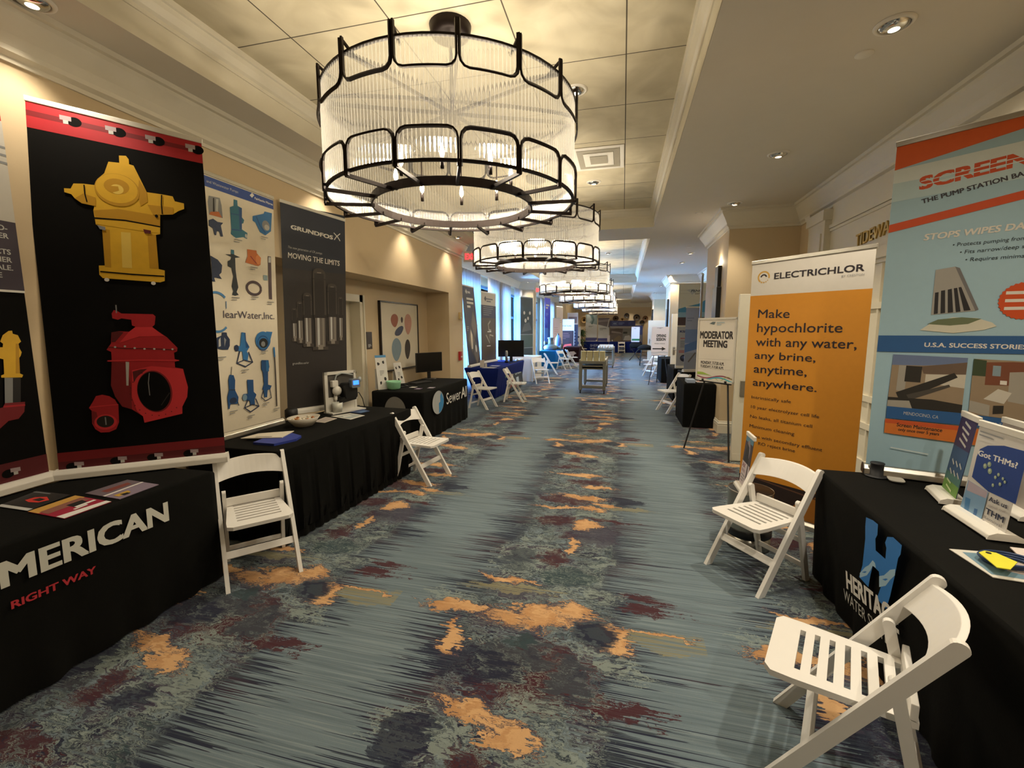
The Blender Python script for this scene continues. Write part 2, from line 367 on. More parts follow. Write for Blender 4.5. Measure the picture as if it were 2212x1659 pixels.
    for c, cx, cy, rx, ry, an, k in F:
        if c == 'olive' and not done: col = mix(ma('MULTIPLY', ma('MULTIPLY', veil, core), .8), col, mix(mr(sw, .42, .58), C_['sage'], C_['navy'])); done = True
        q = nd(nt, 'ShaderNodeMapping', {'vector_type': 'TEXTURE'}, i0=Pm if k == 'w' else Ps, i1=(cx + 0.41 - 0.0, cy, 0), i2=(0, 0, math.radians(an)), i3=(rx, ry, 1)).outputs[0]
        L = nd(nt, 'ShaderNodeVectorMath', {'operation': 'LENGTH'}, i0=q).outputs['Value']
        L = ma('ADD', L, rag if c in ('orange', 'sage', 'maroon', 'plum') and rx > .05 else rag2)
        cc_ = C_[c] if c != 'orange' else mix(mr(sw2, 0.42, 0.62), C_['orange'], lin('#b98a5c'))
        if c == 'orange': col = mix(mr(L, 1.30, 1.22, 0, 0.8), col, C_['plum'])
        f_ = mr(L, 1.05, 0.97, 0, 0.95 if c in ('orange', 'maroon') else 0.82)
        if c == 'sage': f_ = ma('MULTIPLY', f_, patch)
        if c == 'olive': f_ = ma('MULTIPLY', f_, mr(s3, .38, .5))
        col = mix(f_, col, cc_)
    pile = noise(pos, 420.0, 2.0)
    weave = ma('MULTIPLY_ADD', pile, 0.5, 0.75)
    fin = nd(nt, 'ShaderNodeMix', {'data_type': 'RGBA', 'blend_type': 'MULTIPLY'}, i0=1.0, i6=col, i7=nd(nt, 'ShaderNodeCombineColor', i0=weave, i1=weave, i2=weave).outputs[0]).outputs[2]
    nt.links.new(fin, b.inputs['Base Color'])
    bp = nd(nt, 'ShaderNodeBump', Height=pile, Strength=0.35, Distance=0.003); nt.links.new(bp.outputs[0], b.inputs['Normal'])
    return m

def tile_mat():
    """suede-look ceiling panels with thin joints on a 0.76 m grid"""
    m = bpy.data.materials.new('ceiling_panels'); m.use_nodes = True; nt = m.node_tree; b = nt.nodes['Principled BSDF']; b.inputs['Roughness'].default_value = 0.8
    tc = nd(nt, 'ShaderNodeTexCoord'); sp = nd(nt, 'ShaderNodeSeparateXYZ', i0=tc.outputs['Object'])
    def ma(op, a, b_=0.0, c=0.0): return nd(nt, 'ShaderNodeMath', {'operation': op, 'use_clamp': False}, i0=a, i1=b_, i2=c).outputs[0]
    fx = ma('ABSOLUTE', ma('SUBTRACT', ma('WRAP', ma('ADD', sp.outputs[0], 0.03 + 7.5 + 0.375), 0.75, 0.0), 0.375))
    fy = ma('ABSOLUTE', ma('SUBTRACT', ma('WRAP', ma('ADD', sp.outputs[1], -2.868 + 7.6 + 0.38), 0.76, 0.0), 0.38))
    j = nd(nt, 'ShaderNodeMapRange', i0=ma('MINIMUM', fx, fy), i1=0.003, i2=0.006, i3=1.0, i4=0.0).outputs[0]
    n1 = nd(nt, 'ShaderNodeTexNoise', Vector=tc.outputs['Object'], Scale=2.2, Detail=4.0, Distortion=1.2).outputs[0]
    c = nd(nt, 'ShaderNodeMix', {'data_type': 'RGBA'}, i0=nd(nt, 'ShaderNodeMapRange', i0=n1, i1=0.35, i2=0.65).outputs[0], i6=lin('#c9bd9f'), i7=lin('#dacfb2')).outputs[2]
    c2 = nd(nt, 'ShaderNodeMix', {'data_type': 'RGBA'}, i0=j, i6=c, i7=lin('#4a4234')).outputs[2]
    nt.links.new(c2, b.inputs['Base Color']); return m

PAINT = M('#d5bf9b', 0.7, var=0.03, scale=6, bump=0.05)          # tan wall
CREAM = M('#e2dac6', 0.45, var=0.02)                             # gloss trim
CEIL = M('#e2dbcd', 0.8, var=0.02, scale=8)
TILE = tile_mat()
BLACKM = M('#241a16', 0.45, 0.6, var=0.1)                        # dark bronze
H_ = 3.3; HC = 3.6
XL, XR, XW = -3.25, 2.4, -3.85
YF, YB = -2.5, 31.7
PIERS = [(7.25, 8.95), (15.45, 17.0), (23.4, 25.0)]
PX = 1.47

struct('floor', MB().bx(-4.6, 3.2, YF - 0.2, YB + 0.4, -0.1, 0.0, carpet()), 'blue grey carpet with orange, maroon and navy swirls', cat='floor')

# ---- ceiling: soffit with long coffers
COF = [(-0.6, 8.09), (9.1, 17.42), (18.33, 26.6), (27.6, 31.2)]
CX0, CX1 = -2.80, 0.46
mb = MB()
def ce(x0, x1, y0, y1): mb.bx(x0, x1, y0, y1, H_, H_ + 0.05, CEIL)
ce(-4.6, CX0, YF - 0.2, YB + 0.4); ce(CX1, 3.2, YF - 0.2, YB + 0.4)
ys_ = [YF - 0.2] + [v for c in COF for v in c] + [YB + 0.4]
for i in range(0, len(ys_), 2): ce(CX0, CX1, ys_[i], ys_[i + 1])
struct('ceiling', mb, 'pale plaster ceiling with long recessed coffers over the aisle')
for i, (y0, y1) in enumerate(COF):
    mb = MB(); mb.bx(CX0 - .05, CX1 + .05, y0 - .05, y1 + .05, HC, HC + 0.05, TILE)
    struct('ceiling_panel' if i == 0 else 'ceiling_panel.%03d' % i, mb, 'cream panelled ceiling inside coffer %s' % ['nearest the camera', 'second from the camera', 'third from the camera', 'at the far end of the hall'][i], cat='ceiling')
    mb = MB()
    prof = [(.002, H_ - .001), (.002, 3.45), (.012, 3.45), (.014, 3.475), (.03, 3.49), (.05, 3.53), (.058, 3.56), (.072, 3.565), (.075, HC)]
    mb.sweep([(CX0, y0), (CX1, y0), (CX1, y1), (CX0, y1)], prof, CREAM, closed=True)
    struct('trim_%d' % (i + 1), mb, 'cream cove moulding around ceiling coffer %s' % ['nearest the camera', 'second from the camera', 'third from the camera', 'at the far end'][i], cat='trim')

# ---- walls
mb = MB(); NX = -3.71; NY0, NY1, NZ = 3.2, 8.07, 2.292
mb.bx(-4.6, XL, YF, NY0, 0, H_, PAINT).bx(-4.6, XL, NY0, NY1, NZ, H_, PAINT).bx(-4.6, XL, NY1, 8.83, 0, H_, PAINT)
mb.bx(-4.6, NX, NY0, 5.12, 0, NZ, PAINT).bx(-4.6, NX, 5.76, NY1, 0, NZ, PAINT).bx(-4.6, NX, 5.12, 5.76, 2.0, NZ, PAINT).bx(-4.6, -3.9, 5.12, 5.76, 0, 2.0, PAINT)
struct('wall_left', mb, 'tan left wall with a wide recessed niche')
WIN = [(9.55, 13.1), (13.55, 16.25), (17.2, 20.5), (21.1, 24.2)]
mb = MB(); e = 8.83
for a, b in WIN:
    mb.bx(XW - .2, XW, e, a, 0, H_, PAINT); mb.bx(XW - .2, XW, a, b, 0, .25, PAINT); mb.bx(XW - .2, XW, a, b, 2.82, H_, PAINT); e = b
mb.bx(XW - .2, XW, e, 24.6, 0, H_, PAINT)
struct('wall_window', mb, 'window wall behind the sheer curtains')
mb = MB(); mb.bx(XW, XL, 16.4, 16.95, 0, H_, PAINT)
struct('wall_pier', mb, 'pale pier between the two curtained window bays')
mb = MB(); mb.bx(-4.6, XL, 24.6, YB, 0, H_, PAINT)
struct('wall_left_end', mb, 'tan left wall at the far end of the hall')
mb = MB(); mb.bx(-4.6, 3.2, YB, YB + .2, 0, H_, PAINT)
struct('wall_back', mb, 'tan end wall of the hall hung with round baskets')
mb = MB(); mb.bx(-4.6, 3.2, YF - .2, YF, 0, H_, PAINT)
struct('wall_front', mb, 'tan wall behind the camera')
mb = MB(); mb.bx(XR, XR + .3, YF, YB, 0, H_, PAINT)
struct('wall_right', mb, 'tan right wall')
for i, (a, b) in enumerate(PIERS):
    struct('wall_pier_right' if i == 0 else 'wall_pier_right.%03d' % i, MB().bx(PX, XR, a, b, 0, H_, PAINT), 'square tan pier on the right, %s' % ['nearest of three', 'second of three', 'farthest of three'][i], cat='wall')

# ---- crown mouldings and baseboards
CROWN = [(0, H_ - .27), (.014, H_ - .27), (.018, H_ - .245), (.045, H_ - .225), (.05, H_ - .20), (.075, H_ - .15), (.115, H_ - .085), (.13, H_ - .06), (.135, H_ - .035), (.16, H_ - .03), (.165, H_)]
struct('trim_5', MB().sweep([(XL, 8.83), (XL, YF)], CROWN, CREAM), 'cream crown moulding along the tan left wall', cat='trim')
struct('trim_6', MB().sweep([(XL, YB), (XL, 24.6), (XW, 24.6), (XW, 16.95), (XL, 16.95), (XL, 16.4), (XW, 16.4), (XW, 8.83), (XL, 8.83)], CROWN, CREAM), 'cream crown moulding over the curtained windows', cat='trim')
pr = [(XR, YF)]
for a, b in PIERS: pr += [(XR, a), (PX, a), (PX, b), (XR, b)]
pr += [(XR, YB), (XL, YB)]
struct('trim_7', MB().sweep(pr, CROWN, CREAM), 'cream crown moulding along the right wall and its piers', cat='trim')
BASE = [(0, .19), (.008, .185), (.012, .165), (.022, .155), (.024, .14), (.018, .13), (.024, .12), (.024, 0)]
struct('baseboard_right', MB().sweep([(XR, 6.7)] + pr[1:], BASE, CREAM), 'tall cream baseboard around the right piers')
struct('baseboard_left', MB().sweep([(XL, 8.83), (XL, NY1), (NX, NY1), (NX, 5.87)], BASE, CREAM), 'cream baseboard of the left niche')

# ---- windows (frame, glass) in the left bays
FRAME = M('#5d7a94', 0.5, 0.1)
GLS = bpy.data.materials.new('window_glass'); GLS.use_nodes = True
_nt = GLS.node_tree; _nt.nodes.clear(); _o = nd(_nt, 'ShaderNodeOutputMaterial')
_m = nd(_nt, 'ShaderNodeMixShader', i0=nd(_nt, 'ShaderNodeFresnel', IOR=1.3).outputs[0], i1=nd(_nt, 'ShaderNodeBsdfTransparent', Color=(.92, .97, 1, 1)).outputs[0], i2=nd(_nt, 'ShaderNodeBsdfGlossy', Roughness=0.03).outputs[0])
_nt.links.new(_m.outputs[0], _o.inputs[0])
for i, (a, b) in enumerate(WIN):
    mb = MB(); c = (a + b) / 2; x = XW - .1; z0, z1 = .25, 2.82
    for y in (a + .03, c - .3, c + .3, b - .03): mb.bx(x - .04, x + .05, y - .035, y + .035, z0, z1, FRAME)
    for z in (z0 + .03, 2.0, z1 - .04): mb.bx(x - .04, x + .05, a, b, z - .035, z + .035, FRAME)
    w = struct('window_%d' % (i + 1), mb, 'dark framed tall window in the left wall, %s from the camera' % ['first', 'second', 'third', 'fourth'][i])
    g = MB().bx(x - .005, x + .005, a, b, z0, z1, GLS).build('window_glass', w); g['kind'] = 'structure'

# ---- sheer curtains: two panels per window, drawn apart a little
SHEER = sheer('sheer_cloth', (0.86, 0.85, 0.84), 0.035, 0.45, (.16, .165, .18))
def curtain(y0, y1, label, grp, top=3.02, x=-3.66):
    mb = MB(); n = int((y1 - y0) / .018); vs = []; fs = []
    for i in range(n + 1):
        y = y0 + (y1 - y0) * i / n; ph = 2 * PI * (y - y0) / .17
        for z, k in ((.02, 1.15), (1.5, 1.0), (top, .8)): vs.append((x + (.022 * math.sin(ph) + .010 * math.sin(ph * 2.7 + 1)) * k, y + .006 * math.cos(ph * 1.3) * k, z))
    for i in range(n):
        for k in range(2): fs.append((3 * i + k, 3 * i + 3 + k, 3 * i + 4 + k, 3 * i + 1 + k))
    mb.add(vs, fs, SHEER, True)
    return tag(mb.build('sheer_curtain'), label, 'curtain', grp)
G_ = 'sheer curtains over the left windows'
curtain(8.85, 11.30, 'white sheer curtain beside the tan wall, behind the dark leaning banner', G_)
curtain(11.95, 13.1, 'white sheer curtain at the far side of the nearest window gap', G_)
curtain(13.1, 14.5, 'white sheer curtain on the near side of the second window gap', G_)
curtain(15.05, 16.3, 'white sheer curtain between the second window gap and the blue lit pier', G_)
curtain(17.0, 17.6, 'white sheer curtain just past the blue lit pier', G_)
curtain(20.1, 20.9, 'white sheer curtain behind the bright blue tall banner', G_)
curtain(20.9, 22.0, 'white sheer curtain in far bay before the last window gap', G_)
curtain(22.8, 24.4, 'white sheer curtain in far bay beyond the last window gap', G_)

# ---- doors
STEEL = M('#b9b4a8', 0.3, 0.9)
def lever(par, x, y, z, sx=1):
    p = MB(); p.bx(x - .03, x + .03, y - .012, y, z - .11, z + .11, STEEL); p.tube([(x, y, z + .03), (x, y - .05, z + .03), (x + .11 * sx, y - .055, z + .03)], .011, STEEL)
    p.build('door_handle', par)
# niche door with casing
mb = MB(); mb.bx(NX - .18, NX - .14, 5.12, 5.76, 0, 2.0, CREAM)
for a, b, c, d in ((5.18, 5.70, .2, .95), (5.18, 5.70, 1.1, 1.85)): mb.bx(NX - .142, NX - .13, a, b, c, d, CREAM)
d1 = struct('door_1', mb, 'cream panel door in the left niche beside the framed art', cat='door')
lv = MB(); lv.lathe([(.0, 0), (.028, .0), (.03, .01), (.012, .02), (.012, .05), (.028, .06), (.02, .085), (0, .09)], STEEL, 14)
kn = lv.build('door_handle', d1); kn.rotation_euler = (0, PI / 2, 0); kn.location = (NX - .13, 5.68, .98)
mb = MB()
for y in (5.035, 5.745): mb.bx(NX - .2, NX + .03, y, y + .10, 0, 2.09, CREAM); mb.bx(NX, NX + .045, y + .07, y + .10, 0, 2.09, CREAM)
mb.bx(NX - .2, NX + .03, 5.035, 5.845, 1.99, 2.09, CREAM)
struct('trim_8', mb, 'cream casing around the niche door')
# open door leaves on the right, end-on to the aisle
DOORW = M('#ddd6c2', 0.4, var=0.02)
for i, (x0, x1, y, lbl) in enumerate(((1.303, 2.3, 5.68, 'cream door leaf standing open behind the orange banner'), (1.31, 2.3, 13.05, 'cream door leaf standing open beside the opening session sign'), (1.215, 2.3, 23.0, 'farthest open cream door leaf, beside the white and green sign'))):
    mb = MB(); mb.bx(x0, x1, y, y + .045, .01, 1.99, DOORW); d = struct('door_%d' % (i + 2), mb, lbl, bevel=.004, cat='door')
    if i: lever(d, x0 + .08, y, .98)
    else: MB().bx(x0 + .055, x0 + .14, y - .02, y, .80, .99, STEEL).build('door_plate', d, bevel=.006)
    kp = MB().bx(x0 + .02, x0 + .16, y - .003, y, .02, .10, DOORW).build('kick_plate', d)
# cream portal of the right room
mb = MB(); x = XR
mb.bx(x - .05, x, 3.75, 6.15, 0, 3.03, CREAM)
for a, b in ((6.15, 6.62), (3.3, 3.75)): mb.bx(x - .12, x, a, b, 0, 2.98, CREAM); mb.bx(x - .135, x - .12, a + .07, b - .07, .25, 2.72, CREAM); mb.bx(x - .15, x, a - .02, b + .02, 2.86, 2.98, CREAM)
mb.prism([(6.62, 3.03), (6.62, 2.80), (6.66, 2.90), (6.74, 2.97), (6.80, 3.03)], x - .12, x, CREAM, axis='x')
mb.prism([(3.3, 3.03), (3.12, 3.03), (3.18, 2.97), (3.26, 2.90), (3.3, 2.80)], x - .12, x, CREAM, axis='x')
for z, t, w in ((2.30, .05, .10), (2.24, .03, .07), (2.78, .02, .075), (2.74, .015, .065), (1.81, .03, .075), (.911, .03, .075), (.64, .03, .075), (.18, .12, .075)): mb.bx(x - w, x, 3.75, 6.15, z - t, z + t, CREAM)
for y in (4.2, 4.95, 5.62): mb.bx(x - .07, x, y - .012, y + .012, .2, 2.2, CREAM)
struct('trim_9', mb, 'cream panelled portal around the room doors on the right wall')
sgn = thing('room_name_letters', 'raised gold capital letters of the room name over the right portal', 'sign', (x - .055, 5.50, 2.44))
mb = MB(); sh = Sheet(mb, (0, 0, 0), (0, -1, 0), (0, 0, 1)); GOLD = M('#b99a55', 0.35, 0.7)
sh.text('TIDEWATER', (0, 0), .88, .12, 0.035, GOLD, bold=0.01)
mb.build('letters', sgn, solid=.02)

# ================================================================== chandeliers
RIB = glassy('ribbed_glass', (0.985, 0.98, 0.96), 0.10, (0.95, 0.93, 0.88), 1.3, 0.15, 0.65)
BULB = emis('#ffe2a8', 40.0, 'lit_candle_bulb')
CH = thing('ring_chandelier', 'ribbed glass drum chandelier with dark bronze bands, nearest of the row and largest in view', 'chandelier', (-1.17, 3.03, 0), 0.0, 'ribbed glass chandeliers along the aisle ceiling')
R0, RG = .846, .822
def parr(r, deg, z): a = math.radians(deg); return (r * math.sin(a), -r * math.cos(a), z)
def chandelier_parts(t):
    mb = MB(); mb.lathe([(0, HC - .075), (.10, HC - .075), (.125, HC - .06), (.135, HC - .03), (.14, HC)], BLACKM, 28); mb.build('canopy', t)
    mb = MB(); mb.tube([(0, 0, HC - .07), (0, 0, 3.02)], .012, BLACKM); mb.lathe([(.0, 2.98), (.035, 2.98), (.05, 3.0), (.05, 3.03), (.02, 3.06), (0, 3.06)], BLACKM, 16); mb.build('stem', t)
    mb = MB(); vs = []; fs = []; n = 224; k = 5
    for i in range(n):
        for q in range(k):
            a = 2 * PI * (i + q / (k)) / n; d = .010 * math.sin(PI * q / (k))
            for z in (2.462, 3.052): vs.append((( RG + d) * math.sin(a), -(RG + d) * math.cos(a), z))
    N = n * k
    for i in range(N): j = (i + 1) % N; fs.append((2 * i, 2 * j, 2 * j + 1, 2 * i + 1))
    mb.add(vs, fs, RIB, True); mb.build('glass_shade', t)
    def ring(mb, r, z, w, h):
        for q in range(64): mb.bar(parr(r, q * 5.625, z), parr(r, q * 5.625 + 5.7, z), w, h, BLACKM)
    mb = MB(); ring(mb, RG + .004, 3.055, .022, .012); mb.build('top_ring', t)
    mb = MB(); ring(mb, RG + .004, 2.462, .018, .014); mb.build('bottom_ring', t)
    mb = MB()
    for i in range(16):      # upper band: a run of U-shaped loops whose posts rise past the rim
        a0 = 1 + i * 22.5 + .55; a1 = a0 + 22.5 - 1.1; pts = [parr(R0, a0, 3.122), parr(R0, a0, 2.955)]
        pts += [parr(R0, a0 + 3.4 * (1 - math.cos(b)), 2.955 - .055 * math.sin(b)) for b in (PI / 6, PI / 3, PI / 2)]
        pts += [parr(R0, a0 + 3.4 + (a1 - a0 - 6.8) * q / 5, 2.90) for q in range(1, 5)]
        pts += [parr(R0, a1 - 3.4 * (1 - math.cos(b)), 2.955 - .055 * math.sin(b)) for b in (PI / 2, PI / 3, PI / 6)]
        pts += [parr(R0, a1, 2.955), parr(R0, a1, 3.122)]
        mb.tube(pts, .0075, BLACKM, 4, smooth=False, ry=.013)
        a = 1 + i * 22.5; mb.bar(parr(R0, a, 3.118), parr(RG - .07, a, 3.058), .012, .012, BLACKM)
    mb.build('upper_frame', t)
    mb = MB()
    for i in range(16):      # lower band: arches
        a0 = 1 + i * 22.5 + .55; a1 = a0 + 22.5 - 1.1; pts = [parr(R0, a0, 2.43), parr(R0, a0, 2.563)]
        pts += [parr(R0, a0 + 3.4 * (1 - math.cos(b)), 2.563 + .055 * math.sin(b)) for b in (PI / 6, PI / 3, PI / 2)]
        pts += [parr(R0, a0 + 3.4 + (a1 - a0 - 6.8) * q / 5, 2.618) for q in range(1, 5)]
        pts += [parr(R0, a1 - 3.4 * (1 - math.cos(b)), 2.563 + .055 * math.sin(b)) for b in (PI / 2, PI / 3, PI / 6)]
        pts += [parr(R0, a1, 2.563), parr(R0, a1, 2.43)]
        mb.tube(pts, .0075, BLACKM, 4, smooth=False, ry=.013)
    mb.build('lower_frame', t)
    mb = MB(); ring(mb, .545, 2.45, .012, .05); mb.build('inner_ring', t)
    for i in range(16):
        a = 1 + i * 22.5; MB().bar(parr(R0 + .008, a, 2.432), parr(.53, a, 2.436), .016, .02, BLACKM).build('spoke', t)
    mb = MB()
    for i in range(4):
        a = 24 + i * 45; mb.bar(parr(RG, a, 3.055), parr(RG, a + 180, 3.055), .016, .02, BLACKM)
    mb.build('top_spokes', t)
    for i in range(8):
        a = 12 + i * 45; r = .40; h = MB(); h.tube([parr(r, a, 3.05), parr(r, a, 2.575)], .0045, BLACKM, 6); h.lathe([(.0, 2.565), (.012, 2.565), (.013, 2.625), (.0, 2.626)], BLACKM, 10, c=parr(r, a, 0))
        ho = h.build('candle_holder', t)
        b = MB(); b.lathe([(.007, 2.626), (.015, 2.645), (.016, 2.66), (.010, 2.69), (.002, 2.715), (0, 2.716)], BULB, 12, c=parr(r, a, 0)); b.build('bulb', ho)
chandelier_parts(CH)
GRC = 'ribbed glass chandeliers along the aisle ceiling'
for y, lb in ((6.06, 'second ribbed glass chandelier of the row, just beyond the largest one'), (10.95, 'third ribbed glass chandelier of the row, counting from the camera'), (14.45, 'fourth ribbed glass chandelier of the row, counting from the camera'), (18.8, 'fifth ribbed glass chandelier of the row, counting from the camera'), (22.7, 'sixth ribbed glass chandelier, second from the end wall'), (27.4, 'last ribbed glass chandelier, closest to the end wall')):
    dup(CH, 'ring_chandelier', (-1.17, y, 0), 0.0, lb, GRC)
for y in (3.03, 6.06, 10.95, 14.45, 18.8, 22.7, 27.4):
    near = y < 8
    for k in range(8 if near else 3):
        a = math.radians(12 + k * (45 if near else 120))
        lamp('candle_light', 'POINT', (-1.17 + .40 * math.sin(a), y - .40 * math.cos(a), 2.68), CHAND_W / (8 if near else 3), radius=.03)

# ================================================================== ceiling fittings
CHROME = M('#d8d6d0', 0.15, 1.0); WHITE = M('#efe9dc', 0.5, var=0.02); LENS = emis('#fff0cf', 3.0, 'lit_downlight_lens')
def downlight(x, y, z, label, grp, r=.09, lit=True, power=DOWN_W, first=[None], spot=145):
    if first[0] is None:
        t = thing('recessed_downlight', label, 'downlight', (x, y, z), 0, grp); first[0] = t
        mb = MB(); mb.lathe([(.074, -.001), (.076, -.012), (.093, -.009), (.098, 0)], WHITE, 28); mb.build('trim_ring', t)
        mb = MB(); mb.lathe([(.028, -.030), (.045, -.028), (.060, -.020), (.070, -.010), (.074, -.002)], CHROME, 28); mb.build('reflector', t)
        mb = MB(); mb.lathe([(0, -.026), (.02, -.027), (.028, -.0301)], LENS, 16); mb.build('lens', t)
    else: dup(first[0], 'recessed_downlight', (x, y, z), 0, label, grp)
    if power: lamp('downlight_lamp', 'SPOT', (x, y, z - .05), power, radius=.04, spot=spot, blend=.8)
GD = 'recessed downlights'
RL = ['nearest the camera', 'second from the camera', 'third from the camera', 'fourth from the camera, over the nearest pier', 'fifth from the camera', 'sixth from the camera', 'seventh from the camera', 'eighth from the camera', 'ninth from the camera']
for (y, lb) in zip((3.17, 5.1, 6.86, 8.75, 10.98, 12.45, 15.3, 19.0, 22.5, 1.25, -.7), RL + ['added unseen over the lower right table', 'added unseen behind the camera']): downlight(1.44, y, H_ - .001, 'chrome recessed downlight in the right soffit, %s' % lb, GD, power=DOWN_W * (.6 if 6 < y < 7 else .8 if 4 < y < 9 else 1), spot=145 if y < 4 else 85 if y < 7 else 120)  # last two carry the row on unseen, added to light the camera-facing banners
LL = ['at the top left corner of the view', 'hidden past the first chandelier', 'above the niche', 'above the framed art', 'near the curtains', 'before the blue lit pier', 'in the far bay']
for (y, lb) in zip((1.85, 4.35, 6.3, 8.0, 12.0, 16.1, 20.0, -.2), LL + ['added unseen behind the camera']): downlight(-3.02 if y < 8.5 else -3.4, y, H_ - .001, 'recessed downlight in the left soffit %s' % lb, GD, power=DOWN_W * .36, spot=100)  # last one is unseen, added for light from behind the camera
for i, y in enumerate((4.03, 6.47, 12.4, 21.0)): downlight(-.44, y, HC - .001, 'recessed downlight inside the ceiling coffer, %s' % ['nearest, beside the first chandelier', 'beside the second chandelier', 'in the second coffer', 'in the third coffer'][i], GD, power=DOWN_W * .5)
for (x, lb) in ((-2.3, 'left of the lettered navy table'), (.45, 'above the blue headed backdrop'), (1.7, 'by the right corner')): downlight(x, 31.1 if x < 1 else 30.9, H_ - .001, 'recessed downlight washing the end wall, ' + lb, GD, power=DOWN_W * .5, spot=95)
for i, (x, y) in enumerate(((1.42, 3.45), (1.05, 7.31), (1.3, 10.2))):
    tag(MB().lathe([(0, -.008), (.045, -.008), (.05, -.004), (.05, 0)], WHITE, 20, c=(x, y, H_)).build('sprinkler_cover'), 'small round white sprinkler cover in the right soffit, %s' % ['nearest', 'middle', 'farthest'][i], 'sprinkler', 'sprinkler covers')
t = thing('air_vent', 'square white air vent in the coffer right of the large chandelier', 'vent', (-.33, 5.62, HC))
mb = MB(); mb.bx(-.29, .29, -.36, .36, -.008, 0, WHITE); mb.build('frame', t)
mb = MB(); VENT = M('#a79f8c', .6)
for k in range(3): w = .24 - .07 * k; mb.bx(-w, w, -w * 1.2, w * 1.2, -.012 - .005 * k, -.008 - .005 * k, VENT if k % 2 == 0 else WHITE)
mb.build('grille', t)

# ================================================================== white folding chairs
RESIN = M('#efece6', 0.4, var=0.02)
def chair_parts(t):
    KX = Matrix.Diagonal((1.0, 1, .915, 1))
    def NB():
        m_ = MB(); m_.x = KX; return m_
    def post(y0, y1, x0, z0, x1, z1, w, top):
        d = Vector((x1 - x0, z1 - z0)).normalized(); n = Vector((d.y, -d.x)) * (w / 2)
        p0, p1 = Vector((x0, z0)), Vector((x1, z1)); k = -p0.y / d.y; pts = []
        a, b = p0 + n, p0 - n
        a = a + d * ((0 - a.y) / d.y); b = b + d * ((0 - b.y) / d.y)
        pts = [tuple(b), tuple(a)]
        for i in range(9):
            an = math.pi * i / 8; pts.append(tuple(p1 + n * math.cos(an) + d * (w / 2 * math.sin(an) * top)))
        return NB().prism(pts[::-1], y0, y1, RESIN, 'y').build('leg', t, bevel=.003)
    for s in (-1, 1):
        post(s * .205 - .012, s * .205 + .012, .19, 0, -.243, .785, .046, .9)
        post(s * .172 - .011, s * .172 + .011, -.245, 0, -.125, .575, .036, 1.0)
    # backrest: a bowed slab between the posts with arched edges
    mb = NB(); vs = []; fs = []; n = 12
    def px(z): return .19 - .433 * z / .785
    for i in range(n + 1):
        q = -1 + 2 * i / n; y = .195 * q; bow = -.035 * (1 - q * q); zb = .650 + .020 * (1 - q * q); zt = .772 + .018 * (1 - q * q)
        for z in (zb, zt):
            for o in (-.010, .010): vs.append((px(z) + bow + o, y, z))
    for i in range(n):
        a, b = 4 * i, 4 * i + 4
        fs += [(a, b, b + 2, a + 2), (a + 1, a + 3, b + 3, b + 1), (a + 2, b + 2, b + 3, a + 3), (a, a + 1, b + 1, b)]
    fs += [(0, 2, 3, 1), (4 * n, 4 * n + 1, 4 * n + 3, 4 * n + 2)]
    mb.add(vs, fs, RESIN).build('backrest', t, bevel=.003)
    # seat: slab with six cross slots, front corners clipped
    mb = NB(); z0, z1 = .428, .452; W2 = .183
    mb.prism([(.135, -W2), (.20, -W2 + .0), (.222, -W2 + .03), (.222, W2 - .03), (.20, W2), (.135, W2)], z0, z1, RESIN, 'z')
    for s in (-1, 1): mb.prism([(-.19, s * .125), (.135, s * .125), (.135, s * W2), (-.19, s * .158)][::s], z0, z1, RESIN, 'z')
    xs = [.117 - .047 * k for k in range(7)]
    for x in xs[:6]: mb.bx(x - .029, x, -.125, .125, z0, z1, RESIN)
    mb.bx(-.19, -.165, -.125, .125, z0, z1, RESIN)
    mb.build('seat', t)
    NB().bx(-.186, -.166, -.162, .162, .455, .515, RESIN).build('seat_rail', t, bevel=.003)
    q = .19 - .433 * .20 / .785
    NB().bar((q, -.195, .20), (q, .195, .20), .018, .05, RESIN, up=(-.48, 0, .88)).build('stretcher', t, bevel=.003)
    for z in (.11, .30):
        q = -.245 + .12 * z / .575; NB().bar((q, -.165, z), (q, .165, z), .016, .035, RESIN).build('stretcher', t, bevel=.003)
GCH = 'white folding chairs'
CHAIRS = [
    ((.88, 3.035), (-.825, -.565), 'white folding chair turned to the camera at the corner of the blue H table'),
    ((.79, 1.68), (-.915, .40), 'white folding chair seen side-on at the bottom right corner, largest in view'),
    ((-2.325, 2.325), (.77, -.64), 'white folding chair beside the black table lettered in silver and red'),
    ((-2.045, 4.28), (.99, -.13), 'white folding chair at the far end of the black skirted table'),
    ((-2.72, 8.55), (.98, -.2), 'white folding chair half hidden behind the black table with the round blue grey emblem'),
    ((-2.27, 9.5), (.99, .1), 'white folding chair in front of the navy blue table by the tall banners'),
    ((-2.33, 12.9), (.53, -.85), 'white folding chair facing the camera beyond the navy table with a monitor'),
    ((-2.42, 15.55), (.97, .24), 'white folding chair behind the white table, before the bright blue table'),
    ((-2.22, 17.6), (.9, -.43), 'white folding chair lit pale blue in front of the bright blue table'),
    ((-2.05, 18.7), (.95, .3), 'white folding chair just past the bright blue table, seen side-on'),
    ((-2.3, 26.8), (.95, -.2), 'white folding chair near the tall potted plant at the far left'),
    ((-.05, 30.0), (.05, -1), 'white folding chair in front of the navy tables at the end of the hall'),
    ((.95, 8.95), (-.93, -.37), 'white folding chair just behind the small black draped table on the right'),
    ((.975, 15.52), (-.79, -.61), 'white folding chair under the opening session sign'),
    ((1.0, 17.6), (-.98, .15), 'white folding chair just beyond the opening session sign, seat to the aisle'),
]
ch0 = None
